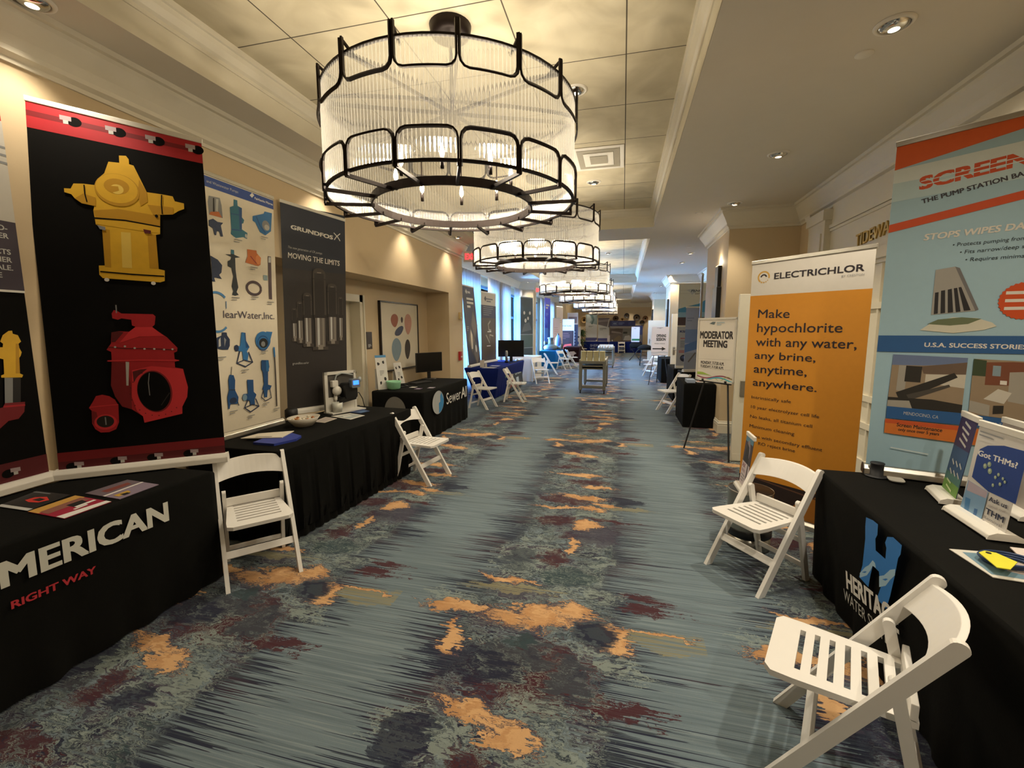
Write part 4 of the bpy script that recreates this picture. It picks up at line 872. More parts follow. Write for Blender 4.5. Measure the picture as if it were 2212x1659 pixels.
    s.poly([(0.1311,1.4267),(0.1933,1.4054),(0.2304,1.3691),(0.2204,1.3122),(0.1987,1.2924),(0.2217,1.2635),(0.169,1.2684),(0.1529,1.2667),(0.1631,1.2369),(0.1352,1.2376),(0.1359,1.3769)], NVY)
    s.poly([(0.7022,1.5098),(0.7374,1.5111),(0.7325,1.1397),(0.697,1.1415)], P3('#57474a')); s.poly([(0.7071,1.5027),(0.7339,1.5051),(0.7316,1.459),(0.7048,1.4553)], LGR); s.rect(*sum([(0.6417,1.2991),(0.6888,1.3433)], ()), P3('#8fa5ac'))
    _p, _w, _h, _a = (0.2184,0.9666),0.5167,0.0572,-0.008
    s.text('learWater,Inc.', _p, _w * 1.03, _h, 0, P3('#5b5560'), bold=-.012)
    CB = P3('#4d86b8'); q = [(0.1818,1.0082),(0.2274,1.0061),(0.1868,1.0928)]; s.ring(q[0][0] - .02, q[0][1] + .0, .125, .018, CB, 50, 310, ry=1.2); s.line([(0.2496,1.0963),(0.248,1.039)], .006, CB)
    s.poly([(0.1409,0.8101),(0.1939,0.8298),(0.1994,0.854),(0.2403,0.8515),(0.2431,0.8289),(0.2664,0.7966),(0.2636,0.7468),(0.2449,0.7156),(0.1914,0.7182),(0.1401,0.731)], NVY); s.poly([(0.1638,0.7958),(0.181,0.8161),(0.1809,0.7466),(0.1605,0.7405)], LGR); s.poly([(0.2135,0.8155),(0.2328,0.7939),(0.213,0.7383)], GREY)
    s.poly([(0.3826,0.8521),(0.4231,0.848),(0.426,0.7813),(0.4584,0.7278),(0.4285,0.6918),(0.444,0.6684),(0.4337,0.6164),(0.3881,0.6234),(0.3811,0.6942),(0.3126,0.7051),(0.3107,0.7486),(0.363,0.7392),(0.3698,0.7829)], BLU); s.ell(0.3268,0.7247,0.0220,0.0268, NVY); s.poly([(0.4095,0.8482),(0.4231,0.848),(0.426,0.7813),(0.4547,0.728),(0.4209,0.722)], BLU2)
    s.line([(0.3561,0.6955),(0.3226,0.6024),(0.4079,0.5658),(0.4847,0.5974),(0.445,0.6871)], .012, NVY); s.line([(0.3226,0.6024),(0.3972,0.6227),(0.4847,0.5974)], .008, NVY)
    s.ell(0.6091,0.7799,0.0855,0.0777, BLU, n=30); s.poly([(0.6465,0.8572),(0.7194,0.8526),(0.7011,0.8036),(0.6891,0.7737),(0.6396,0.8221)], BLU); s.ell(0.6119,0.7564,0.0503,0.0429, DARKM, n=24); s.ell(0.6075,0.7488,0.0234,0.0233, GREY, n=18); s.ring(*[(0.6079,0.7566)][0], .062, .008, BLU2)
    s.poly([(0.246,0.5148),(0.2841,0.5072),(0.2974,0.4655),(0.2902,0.3854),(0.3219,0.3214),(0.3146,0.2702),(0.3056,0.268),(0.2407,0.2753),(0.2299,0.2368),(0.2192,0.2424),(0.2146,0.3379),(0.2347,0.393),(0.2326,0.473)], BLU2); s.line([(0.2709,0.5775),(0.2601,0.5097)], .005, DARKM); s.ell(0.268,0.3002,0.0351,0.0256, NVY); s.line([(0.2347,0.393),(0.2928,0.385)], .008, NVY); s.line([(0.311,0.2857),(0.3224,0.2501)], .007, NVY)
    s.poly([(0.4158,0.4556),(0.4816,0.448),(0.481,0.3436),(0.5088,0.3162),(0.487,0.2726),(0.4898,0.2329),(0.4416,0.2334),(0.4342,0.2733),(0.3788,0.286),(0.3572,0.3084),(0.3726,0.3401),(0.4188,0.3371)], BLU2); s.ell(0.3846,0.3079,0.0233,0.0279, P3('#7b99ad')); s.line([(0.4159,0.2839),(0.3772,0.2216),(0.4385,0.1757),(0.533,0.2097),(0.4972,0.2827)], .011, NVY); s.line([(0.3772,0.2216),(0.4609,0.2378),(0.533,0.2097)], .008, NVY)
    s.poly([(0.5784,0.6099),(0.66,0.6041),(0.6675,0.5435),(0.6495,0.497),(0.644,0.3851),(0.6857,0.3718),(0.6683,0.3415),(0.6365,0.3377),(0.6282,0.2743),(0.5973,0.279),(0.5903,0.3441),(0.5755,0.3541),(0.5982,0.3989),(0.5885,0.5109),(0.5742,0.528)], BLU2); s.poly([(0.6288,0.6023),(0.6577,0.6002),(0.6603,0.504),(0.6292,0.507)], BLU); s.line([(0.5869,0.3366),(0.5619,0.2845),(0.6059,0.2439),(0.6783,0.2625),(0.663,0.3422)], .009, NVY)
    s.line([(0.7321,0.7162),(0.7379,0.4474),(0.7394,0.1738)], .013, P3('#3a3231')); s.line([(0.7289,0.7163),(0.7333,0.6272)], .02, BLU)
    for (u, v) in [(0.3948,1.5798),(0.6727,1.6535),(0.5434,1.384),(0.345,1.1214),(0.5406,1.1397),(0.7147,1.1064)] + [(0.406,0.5321),(0.1875,0.6517),(0.6223,0.6777),(0.2714,0.207),(0.4459,0.1353),(0.6149,0.2157),(0.7369,0.145)]: s.bars(u - .045, v + .012, .09, .006, 2, .018, GREY, 3)
banner('roll_up_banner', 'white roll-up banner with rows of blue pumps under a blue header', (-3.077, 2.64, .727), (-.012, 1, 0), 0.79, 2.017, 2.017, P3('#e6dcc6'), V=(.04, 0, 1), cas=ALU, prints=clear, feet=False)
def grund(s, w, hl, hr):
    s.rect(0, hl - .55, w, hl - .015, P3('#242b3b')); s.rect(0, hl - .62, w, hl - .48, P3('#2a2d36'))
    _p, _w, _h, _a = (0.0934,1.8516),0.4270,0.0370,-0.092
    s.text('GRUNDFOS', _p, _w, _h, _a, WHT, bold=.04)
    a, b, c, d = [(0.5332,1.8824),(0.6028,1.8085),(0.6041,1.884),(0.5368,1.8113)]; s.line([a, ((a[0] + b[0]) / 2 + .008, (a[1] + b[1]) / 2), b], .009, WHT); s.line([c, ((c[0] + d[0]) / 2 - .008, (c[1] + d[1]) / 2), d], .009, WHT)
    _p, _w, _h, _a = (0.0555,1.6663),0.3453,0.0218,-0.062
    s.text('The new generation of CR pumps', _p, _w, _h, _a, LGR, shear=.15)
    _p, _w, _h, _a = (0.0567,1.5751),0.5348,0.0500,-0.046
    s.text('MOVING THE LIMITS', _p, _w, _h, _a, WHT, bold=.015)
    MD, MD2, HI = P3('#46403b'), P3('#2a2624'), P3('#8d867c')
    for (u, v), wd, (_, vm), (_2, vb) in zip([(0.5958,1.2257),(0.0965,1.0914),(0.1535,1.1576),(0.4992,1.3603),(0.2309,1.2488),(0.3595,1.5037)], (.05, .05, .06, .105, .09, .135), [(0.5998,1.0107),(0.1033,0.9486),(0.1534,0.9761),(0.5076,1.0187),(0.2318,1.0045),(0.369,1.0068)], [(0.5958,0.7769),(0.0977,0.7775),(0.1466,0.7582),(0.5021,0.74),(0.2236,0.7193),(0.3562,0.682)]):
        r = wd / 2; s.poly([(u + r * math.cos(t_) , v - r * .8 + r * .8 * math.sin(t_)) for t_ in [PI * i / 10 for i in range(11)]] + [(u - r, vm), (u + r, vm)], MD); s.rect(u - r * .75, vm, u + r * .75, v - r * .8, MD2); s.rect(u - r * .3, v - r * .75, u + r * .35, v - r * .62, HI); s.rect(u - r * 1.08, v - r * 1.7, u + r * 1.08, v - r * 1.55, MD2)
        s.rect(u - r * .8, vb, u + r * .8, vm, P3('#6f6862')); s.rect(u - r * .45, vb, u - r * .1, vm, LGR); s.rect(u + r * .35, vb, u + r * .6, vm, HI); s.rect(u - r * 1.1, vm - .012, u + r * 1.1, vm + .02, MD2); s.rect(u - r * 1.25, vb - .025, u + r * 1.25, vb + .01, MD); s.rect(u - r * .4, vb - .02, u + r * .4, vb + .03, HI)
    _p, _w, _h, _a = (0.0597,0.5193),0.1685,0.0228,0.075
    s.text('grundfos.us/cr', _p, _w, _h, 0, LGR)
banner('roll_up_banner', 'dark grey roll-up banner with white capitals and silver pump cylinders', (-3.319, 3.793, .727), (.443, .896, 0), 0.66, 2.09, 2.025, P3('#322e2d', var=.08), V=(.06, -.03, 1), cas=WALU, prints=grund, feet=False)
def elec(s, w, hl, hr):
    K, OR_ = P3('#1d1620'), P3('#cf8a25', var=.05); ve = [(0.0065,1.8748),(0.864,1.8719)]; v_ = (ve[0][1] + ve[1][1]) / 2
    s.rect(0, .05, w, v_, OR_)
    c = [(0.1017,2.0231),(0.1481,2.0211)]; r = abs(c[1][0] - c[0][0]) * .95; s.ring(c[0][0], c[0][1], r, .012, P3('#c99a3f'), -15, 235); s.ring(c[0][0], c[0][1] - .003, r * .5, .012, K, 10, 170)
    for k in range(4): a = math.radians(250 + k * 24); s.ell(c[0][0] + r * math.cos(a), c[0][1] + r * math.sin(a), .007 - .001 * k, .007 - .001 * k, P3('#c99a3f'), n=10)
    for tx, (p, w_, h, a), bo in (('ELECTRICHLOR', ((0.1888,1.9998),0.6116,0.0470,0.002), .02), ('Make', ((0.0752,1.6866),0.2519,0.0686,-0.022), .006), ('hypochlorite', ((0.0751,1.5671),0.6254,0.0716,-0.001), .006), ('with any water,', ((0.0736,1.4493),0.7245,0.0694,-0.000), .006), ('any brine,', ((0.0702,1.3396),0.4692,0.0609,-0.001), .006), ('anytime,', ((0.07,1.2199),0.4160,0.0667,0.010), .006), ('anywhere.', ((0.0693,1.1059),0.4957,0.0603,0.001), .006),
            ('Intrinsically safe', ((0.0659,0.9921),0.3209,0.0257,0.001), .003), ('10 year electrolyzer cell life', ((0.066,0.9065),0.5320,0.0258,-0.005), .003), ('No leaks, all titanium cell', ((0.0647,0.8215),0.4900,0.0260,-0.003), .003), ('Minimum cleaning', ((0.0647,0.7363),0.3659,0.0274,-0.008), .003), ('Runs with secondary effluent', ((0.0659,0.6522),0.5722,0.0263,-0.008), .003), ('RO reject brine', ((0.1491,0.5943),0.2970,0.0258,0.006), .003)):
        s.text(tx, p, w_, h, a if tx[:3] in ('ELE',) else (a if h < .03 else a), K, bold=bo)
    _p, _w, _h, _a = (0.6659,1.9686),0.1388,0.0133,0.011
    s.text('BY CRESTON', _p, _w, _h, _a, GREY)
    s.rect(0, .06, w, .30, P3('#241611')); s.poly([(.02, .06), (.35, .06), (.2, .22), (.05, .28)], OR_); s.poly([(.4, .06), (.8, .06), (.84, .2), (.62, .27), (.5, .2)], P3('#a5691c')); s.line([(.1, .3), (.8, .24)], .012, P3('#5a3a28'))
banner('roll_up_banner', 'orange roll-up banner with white header and lines of dark text', (1.06, 4.26, 0), (.73, -.68, 0), .86, 2.15, 2.165, P3('#d6d0c6'), prints=elec)
def screen(s, w, hl, hr):
    OR_, OR2 = P3('#e2652c', var=.06), P3('#d5521f'); K = P3('#3b3a44'); SB, SB1, SB2 = P3('#dce8ea'), P3('#c0dae3'), P3('#8fb3c0')
    a = [(0.037,1.8813),(0.0377,1.7472),(0.4908,1.8637),(0.4836,1.9384)]; s.poly([(0, hl), (0, a[1][1]), (a[2][0], a[2][1]), (w, a[2][1] + (a[2][1] - a[1][1]) / (a[2][0] - a[1][0]) * (w - a[2][0])), (w, hr)], OR_)
    b = [(0.0377,1.7472),(0.4908,1.8637),(0.513,1.6347),(0.0322,1.6159)]; s.poly([(0, b[0][1]), (w, b[0][1] + .10), (w, b[2][1] + .06), (0, b[3][1])], SB); s.poly([(0, b[3][1] + .06), (w, b[2][1] + .11), (w, b[2][1] + .02), (0, b[3][1] - .04)], SB1)
    _p, _w, _h, _a = (0.1179,1.6278),0.4125,0.0631,0.152
    s.text('SCREEN', _p, _w, _h, _a, OR2, bold=.045, shear=.12); s.line([(_p[0], _p[1] + _h * .33), (_p[0] + _w * math.cos(_a), _p[1] + _h * .33 + _w * math.sin(_a))], .005, SB); s.line([(_p[0], _p[1] + _h * .66), (_p[0] + _w * math.cos(_a), _p[1] + _h * .66 + _w * math.sin(_a))], .004, SB)
    _p, _w, _h, _a = (0.1326,1.5513),0.3893,0.0230,0.213
    s.text('THE PUMP STATION BA', _p, _w, _h, _a, K, bold=.03)
    c = [(0.0326,1.4525),(0.0303,1.4088),(0.5247,1.5129),(0.5201,1.5611)]; k = (c[2][1] - c[1][1]) / (c[2][0] - c[1][0]); s.poly([(0, c[0][1]), (0, c[1][1]), (w, c[1][1] + k * w), (w, c[0][1] + k * w)], OR2)
    _p, _w, _h, _a = (0.1549,1.3522),0.3840,0.0320,0.050
    s.text('STOPS WIPES DA', _p, _w, _h, _a, WHT, bold=.03, shear=.2)
    for tx, (p, w_, h, a_) in (('• Protects pumping from', ((0.2759,1.3071),0.2732,0.0191,0.033)), ('• Fits narrow/deep s', ((0.3076,1.2655),0.2403,0.0191,0.040)), ('• Requires minimal', ((0.3322,1.2249),0.2253,0.0190,0.012))): s.text(tx, p, w_, h, a_, P3('#23303c'), shear=.12)
    s.poly([(0.2186,1.1882),(0.2959,1.2008),(0.3959,0.9617),(0.2201,0.9433)], P3('#a9a7a2')); s.poly([(0.2959,1.2008),(0.3151,1.1923),(0.4082,0.9685),(0.3959,0.9617)], P3('#77777a'))
    for q in ([(0.2265,1.0644),(0.2411,1.0674),(0.2473,0.9502),(0.231,0.9468)], [(0.2503,1.0742),(0.2664,1.0771),(0.2772,0.9533),(0.2583,0.95)], [(0.2771,1.0788),(0.2929,1.0831),(0.3094,0.9563),(0.288,0.9531)], [(0.3007,1.0849),(0.3139,1.0872),(0.3385,0.9593),(0.3201,0.9561)], [(0.319,1.0891),(0.3294,1.0907),(0.3774,0.9656),(0.3514,0.9626)]): s.poly(q, P3('#26262b'))
    s.poly([(0.1796,0.8589),(0.2269,0.9008),(0.3108,0.9287),(0.4061,0.9234),(0.4658,0.8988),(0.4847,0.8789),(0.4352,0.859),(0.3183,0.8425)], P3('#d9d8c8')); s.poly([(0.2087,0.8925),(0.2505,0.9172),(0.3468,0.9282),(0.4239,0.9191),(0.3739,0.8915),(0.3026,0.8837),(0.253,0.8881)], P3('#6d7a5c'))
    q = [(0.5729,1.0091),(0.4814,1.0086)]; r = q[0][0] - q[1][0]; s.poly([(q[0][0] + r * (1 + .06 * (i % 2)) * math.cos(2 * PI * i / 60), q[0][1] + r * (1 + .06 * (i % 2)) * math.sin(2 * PI * i / 60)) for i in range(60)], OR2); s.bars(q[0][0] - .07, q[0][1] + .05, .14, .016, 3, .04, WHT, 5)
    d = [(0.023,0.8283),(0.0235,0.7342),(0.0758,0.7197),(0.3906,0.4032)]; s.rect(0, d[1][1], w, d[0][1], P3('#2c5f9b')); 
    _p, _w, _h, _a = (0.2066,0.766),0.3996,0.0229,-0.016
    s.text('U.S.A. SUCCESS STORIES', _p, _w, _h, _a, WHT, bold=.025)
    def photo(g, cols):
        s.poly(g, cols[0]); A, B, C_, D = [Vector(p) for p in g]
        def L(x, y): p = A.lerp(B, x).lerp(D.lerp(C_, x), y); return (p.x, p.y)
        for pts, cc in cols[1]: s.poly([L(*p) for p in pts], cc)
    SKY, TAN, DK, BRN, CON = P3('#6d7fa6'), P3('#9c8a73'), P3('#2c2a27'), P3('#6d5b4e'), P3('#a8a49b')
    photo([(0.0758,0.7197),(0.3903,0.708),(0.3906,0.4032),(0.0705,0.4154)], (SKY, [([(0, .2), (.45, .18), (1, .1), (1, 1), (0, 1)], TAN), ([(.4, .2), (1, .08), (1, .33), (.45, .33)], BRN), ([(.48, .34), (1, .3), (1, .55), (.48, .5)], P3('#cfc9bb')), ([(.1, .2), (.22, .2), (.22, .7), (.1, .68)], CON), ([(.2, .2), (.42, .2), (.42, .5), (.2, .5)], DK), ([(.1, .72), (.85, .28), (.9, .36), (.3, .8), (.2, .95)], DK), ([(.25, .75), (.8, .5), (.82, .54), (.3, .85)], P3('#4b4742')), ([(0, .82), (.6, .8), (1, .85), (1, 1), (0, 1)], DK), ([(0, .88), (.3, .86), (.35, 1), (0, 1)], CON)]))
    photo([(0.4131,0.7047),(0.666,0.6938),(0.6862,0.3802),(0.4178,0.4016)], (TAN, [([(0, 0), (.2, .02), (.2, .3), (0, .3)], P3('#3a4a33')), ([(.2, .05), (.6, .02), (1, .02), (1, .4), (.2, .45)], P3('#7d4a35')), ([(.55, .2), (1, .15), (1, .75), (.55, .7)], CON), ([(.3, .1), (.42, .1), (.42, .28), (.3, .28)], P3('#8aa0ad')), ([(.2, .7), (.4, .5), (.6, .55), (.5, .75)], P3('#d3cfc5')), ([(0, .75), (.3, .8), (.3, 1), (0, .95)], CON), ([(.35, .8), (.5, .78), (.5, .92), (.35, .95)], DK), ([(.42, .35), (.52, .35), (.52, .42), (.42, .42)], WHT)]))
    s.poly([(0.0705,0.4154),(0.3906,0.4032),(0.3922,0.337),(0.0712,0.3448)], P3('#2c5f9b'))
    _p, _w, _h, _a = (0.1475,0.3723),0.1509,0.0179,-0.068
    s.text('MENDOCINO, CA', _p, _w, _h, _a, LGR)
    s.poly([(0.4178,0.4016),(0.6972,0.3775),(0.7004,0.3178),(0.4209,0.3343)], P3('#2c5f9b'))
    _p, _w, _h, _a = (0.4691,0.3481),0.1695,0.0192,-0.056
    s.text('LOWER TOWNSHIP', _p, _w, _h, _a, LGR)
    s.poly([(0.0682,0.34),(0.3909,0.3309),(0.3933,0.235),(0.0699,0.2553)], P3('#d97a33')); s.poly([(0.0682,0.34),(0.3909,0.3309),(0.3919,0.3053),(0.0687,0.3154)], P3('#cf5a2c')); s.poly([(0.4216,0.3259),(0.7012,0.3099),(0.7041,0.2257),(0.424,0.2323)], P3('#d97a33'))
    _p, _w, _h, _a = (0.1228,0.3006),0.1979,0.0206,-0.063
    s.text('Screen Maintenance', _p, _w, _h, _a, DK, bold=.02)
    _p, _w, _h, _a = (0.1317,0.2745),0.1780,0.0171,-0.043
    s.text('only once over 5 years', _p, _w, _h, _a, DK, bold=.02)
    s.line([(0.1057,0.171),(0.2744,0.1527)], .006, SB)
banner('roll_up_banner', 'pale blue roll-up banner with orange bands and two photographs', (1.457, 3.057, .727), (.956, -.293, 0), 0.88, 1.885, 1.98, P3('#a8cbdd', var=.03), cas=ALU, prints=screen, feet=False)
MB_ = bpy.data.objects['roll_up_banner.005'] if 'roll_up_banner.005' in bpy.data.objects else None
if MB_ is not None: MB().prism(rpoly(.075, .11, .03), 0, .005, ALU, 'z').build('foot', MB_).location = (.13, -.09, .0)
# small table-top banners
MG = 'small table-top banners'
def mini2(s, w, hl, hr):
    NB = P3('#1f3f86', var=.1); s.poly([(0.0283,0.2846),(0.0387,0.3217),(0.0818,0.3493),(0.1787,0.3733),(0.307,0.3808),(0.3119,0.3567),(0.3125,0.1625),(0.1475,0.1581),(0.0275,0.185)], NB)
    _p, _w, _h, _a = (0.0352,0.2917),0.2394,0.0240,0.039
    s.text('Got THMs?', _p, _w, _h, _a, WHT, bold=.025)
    for (u, v), r in zip([(0.0948,0.258),(0.1191,0.2726),(0.132,0.2456),(0.1726,0.23),(0.1874,0.247),(0.2171,0.2388),(0.1709,0.194),(0.2095,0.2117),(0.2334,0.2293)], (.012, .012, .013, .008, .008, .007, .008, .008, .007)): s.ell(u, v, r, r, P3('#93a58b'), n=14); s.ell(u - r * .2, v + r * .2, r * .5, r * .5, P3('#c3cdb4'), n=10)
    s.poly([(0.0145,0.1646),(0.1556,0.1557),(0.1522,0.0064),(-0.0015,-0.0018)], P3('#7fa3c4')); s.poly([(0.019,0.1633),(0.1523,0.1546),(0.1501,0.1255),(0.0191,0.1169)], P3('#b6a8b4')); s.poly([(0.0223,0.085),(0.0582,0.087),(0.0644,0.0241),(0.0322,0.0225)], P3('#4a7fb0')); s.poly([(0.096,0.058),(0.118,0.0612),(0.1177,0.0292),(0.097,0.0263)], P3('#3a6aa0'))
    DKB = P3('#2b2f45')
    for tx, (p, w_, h, a_), mm, bo in (('Ask us', ((0.1705,0.1226),0.1093,0.0196,0.062), DKB, .02), ('about our', ((0.1717,0.0984),0.1075,0.0116,0.103), P3('#a59a98'), 0), ('THM', ((0.1686,0.0652),0.1094,0.0239,0.014), DKB, .03), ('Removal', ((0.1661,0.0409),0.1099,0.0136,0.025), P3('#8a8686'), .01), ('Systems', ((0.1628,0.0187),0.1075,0.0141,0.024), P3('#8a8686'), .01)): s.text(tx, p, w_, h, a_, mm, bold=bo)
    s.bars(.02, hl - .03, .15, .006, 2, .016, GREY, 2)
banner('table_top_banner', 'small white and blue table-top banner asking a question, on the lower right table', (1.58, 2.471, .727), (-.095, -.995, 0), 0.295, 0.435, 0.435, P3('#d5d1cb'), V=(.08, 0, 1), cas=WALU, cash=.03, casd=.12, prints=mini2, feet=False, group=MG)
def mini1(s, w, hl, hr):
    s.rect(0, hl * .62, w, hl, P3('#3a3358')); s.rect(0, hl * .25, w, hl * .62, P3('#38557c')); s.rect(0, .03, w, hl * .25, P3('#6f9a45')); s.rect(0, hl * .2, w, hl * .3, P3('#4f7a72'))
    for k in range(4): s.line([(.05 + .02 * (k % 2), hl * .72 + k * .03), (.15, hl * .66 + k * .032)], .012, LGR)
    for k in range(6): s.line([(.04 + .05 * (k % 3), hl * .34 + .05 * (k // 3)), (.075 + .05 * (k % 3), hl * .29 + .05 * (k // 3))], .01, LGR)
    s.line([(.05, .06), (.13, .045)], .01, P3('#cfe0a8')); s.line([(.04, .09), (.1, .08)], .01, P3('#cfe0a8'))
banner('table_top_banner', 'narrow purple to green table-top banner seen edge-on, on the lower right table', (1.675, 2.768, .727), (-.274, -.961, 0), 0.202, 0.43, 0.43, P3('#3d4f7c'), V=(.125, 0, 1), cas=WALU, cash=.03, casd=.12, prints=mini1, feet=False, group=MG)
banner('table_top_banner', 'pale table-top banner half cut by the right edge, behind the blue and white one', (1.864, 2.712, .727), (-.12, -.99, 0), 0.29, 0.414, 0.414, P3('#bdb4ae'), cas=WALU, cash=.03, casd=.12, feet=False, group=MG)
def binb(s, w, hl, hr):
    s.rect(0, hl - .05, w, hl, P3('#5f8596')); s.rect(0, hl * .5, w, hl - .05, P3('#4d4346')); s.ell(w * .5, hl * .72, .05, .08, P3('#8d8386')); s.poly([(w * .15, hl * .52), (w * .75, hl * .52), (w * .6, hl * .8), (w * .3, hl * .85)], P3('#33302f')); s.rect(0, .02, w, hl * .5, P3('#d4c6c8'))
    s.text('AX', (.02, hl * .40), .07, .03, 0, P3('#7a2c3c'), bold=.03); s.text('SERIES', (.02, hl * .32), .08, .018, 0, P3('#7a2c3c')); s.bars(.02, hl * .27, .11, .008, 3, .022, GREY, 4); s.poly([(.13, .06), (.165, .06), (.16, .2), (.14, .2)], P3('#6d6468'))
banner('table_top_banner', 'small dark and pink banner standing on the steel bin at the orange banner', (.870, 3.50, .437), (-.016, -1, 0), .195, .40, .40, P3('#4d4346'), V=(.09, 0, 1), cas=WALU, cash=.03, casd=.07, prints=binb, feet=False, group=MG)

# ================================================================== easels and signs
def easel(x, y, rz, h, spread, label, back=.55):
    t = thing('sign_easel', label, 'easel', (x, y, 0), rz, 'black sign easels'); zt = h + .75
    for sx in (-1, 1): MB().tube([(sx * spread, -.12, 0), (sx * .03, .10, zt)], .011, DARKM, 8).build('leg', t)
    MB().tube([(0, .12 + back, 0), (0, .12, zt)], .011, DARKM, 8).build('leg', t)
    k = h / zt; xx = spread * (1 - k) + .03 * k; yy = -.12 + .22 * k
    MB().bx(-xx - .06, xx + .06, yy - .035, yy - .005, h - .03, h - .012, DARKM).build('ledge', t)
    for sx in (-1, 1): MB().bx(sx * xx - .015, sx * xx + .015, yy - .045, yy - .035, h - .03, h + .012, DARKM).build('peg', t)
    return t
CARD = M('#d8cfc0', .5, var=.02); INK = M('#2a2320', .6)
easel(1.154, 5.988, math.atan2(-.45, .34), .945, .36, 'black tripod easel holding the moderator meeting sign', back=.5)
t = thing('moderator_sign', 'framed white MODERATOR MEETING sign on an easel by the open door', 'sign', (.955, 6.2, .945), math.atan2(-.45, .34))
mb = MB(); mb.bx(0, .57, 0, .008, 0, .77, CARD); s = Sheet(mb, (0, 0, -.945), (1, 0, 0), (0, 0, 1))
_p, _w, _h, _a = (0.0319,1.4731),0.4978,0.0853,0.009
s.text('MODERATOR', _p, _w, _h, 0, INK, bold=.05)
_p, _w, _h, _a = (0.0927,1.3664),0.3598,0.0798,0.009
s.text('MEETING', _p, _w, _h, 0, INK, bold=.05)
_p, _w, _h, _a = (0.0631,1.1463),0.3618,0.0375,0.031
s.text('MONDAY, 7-7:30 A.M.', _p, _w, _h, 0, INK, bold=.03)
_p, _w, _h, _a = (0.0582,1.1002),0.3618,0.0306,0.025
s.text('TUESDAY, 7-7:30 A.M.', _p, _w, _h, 0, INK, bold=.03)
a = [(-0.0433,1.2058),(-0.0328,1.0807),(0.5249,1.0989),(0.5187,1.2207)]; s.line([a[0], a[3]], .003, M('#bdb4a6', .5)); s.line([a[1], a[2]], .003, M('#bdb4a6', .5))
def wave(s, u0, u1, v, amp, w, ph, m, n=24): s.line([(u0 + (u1 - u0) * i / n, v + amp * math.sin(ph + 2 * PI * 1.05 * i / n)) for i in range(n + 1)], w, m)
GRN, MAR, TQ = M('#9ab24a', .5), M('#8a3a55', .5), M('#4fa8b8', .5)
a = [(-0.0553,0.9668),(0.5369,1.0056)]; u0, u1, v = .004, .566, (a[0][1] + a[1][1]) / 2
s.poly([(u0, v + .055), (u0 + .1, v + .055), (u0 + .25, v + .015), (u0 + .15, v + .025), (u0, v + .02)], GRN); wave(s, u0, u1, v + .005, .022, .014, PI, MAR); wave(s, u0, u1, v - .02, .024, .016, PI + .5, TQ); wave(s, u0 + .3, u1, v - .005, .03, .006, PI, GRN)
a = [(0.1715,1.6567),(0.2669,1.6796),(0.285,1.6745),(0.4038,1.6352)]; s.poly([(a[0][0], a[0][1]), (a[0][0] + .05, a[1][1]), (a[1][0], a[1][1] - .002), (a[1][0] - .02, a[0][1] - .012)], M('#5d6a6a', .5)); s.bars(a[2][0], a[2][1], .12, .014, 2, .024, M('#a9b6b6', .5), 6)
mb.build('sign_face', t)
fr = MB()
for x0, x1, z0, z1 in ((-.012, .012, -.01, .78), (.558, .582, -.01, .78), (-.012, .582, -.012, .01), (-.012, .582, .76, .785)): fr.bx(x0, x1, -.006, .012, z0, z1, M('#cfc9bd', .35))
fr.build('frame', t)
easel(1.02, 13.22, 0, .86, .27, 'black tripod easel holding the opening session sign', back=.4)
t = thing('opening_session_sign', 'white OPENING SESSION sign with a black arrow', 'sign', (.79, 13.15, .845), 0)
mb = MB(); mb.bx(0, .46, 0, .008, 0, .80, M('#e3dcda', .5, var=.02)); s = Sheet(mb, (0, 0, -.845), (1, 0, 0), (0, 0, 1))
for tx, (p, w_, h, a_) in (('OPENING', ((0.1269,1.3571),0.2515,0.0752,0.002)), ('SESSION', ((0.1245,1.2566),0.2458,0.0754,0.003))): s.text(tx, (p[0] + .01, p[1]), w_, h, 0, M('#3d3a3a', .6), bold=.055)
s.text('MONDAY, 8-9:30 A.M.', (.09, 1.16), .28, .028, 0, M('#55504f', .6), bold=.02)
s.rect(.04, 1.012, .31, 1.046, INK); s.poly([(.29, .975), (.29, 1.083), (.40, 1.029)], INK)
s.poly([(.13, 1.615), (.19, 1.625), (.18, 1.605)], GREY); s.bars(.2, 1.625, .1, .012, 2, .02, GREY, 2); wave(s, .004, .456, .93, .012, .006, PI, GREY); wave(s, .004, .456, .915, .014, .006, PI + .6, M('#8fa6a6', .5))
mb.build('sign_face', t)
# far white sign with green foot, on a black folding stand
t = thing('welcome_sign', 'white sign with a green lower band on the right, far down the hall', 'sign', (.42, 23.1, .93), 0)
mb = MB(); mb.bx(.0, .40, 0, .01, 0, .75, M('#e6e6ee', .5, var=.02)); s = Sheet(mb, (0, 0, 0)); s.rect(.03, .06, .40, .16, M('#2f7a52', .5)); s.bars(.13, .68, .14, .012, 2, .02, GREY, 3)
mb.build('sign_face', t)
t = thing('folding_luggage_stand', 'black cross-legged folding stand under the white and green sign', 'stand', (.62, 23.15, 0), 0)
for y in (-.16, .16):
    for k in (-1, 1): MB().tube([(k * .26, y, 0), (-k * .22, y, .62)], .014, DARKM).build('leg', t)
for x in (-.22, .22): MB().tube([(x, -.2, .62), (x, .2, .62)], .012, DARKM).build('top_rail', t)
b = MB(); b.lathe([(0, .63), (.2, .63), (.27, .7), (.25, .82), (.16, .9), (0, .93)], M('#161616', .8), 16, sx=1.2, sy=.8); tag(b.build('black_bag'), 'black bag resting on the cross-legged stand', 'bag').location = (.66, 23.15, 0)

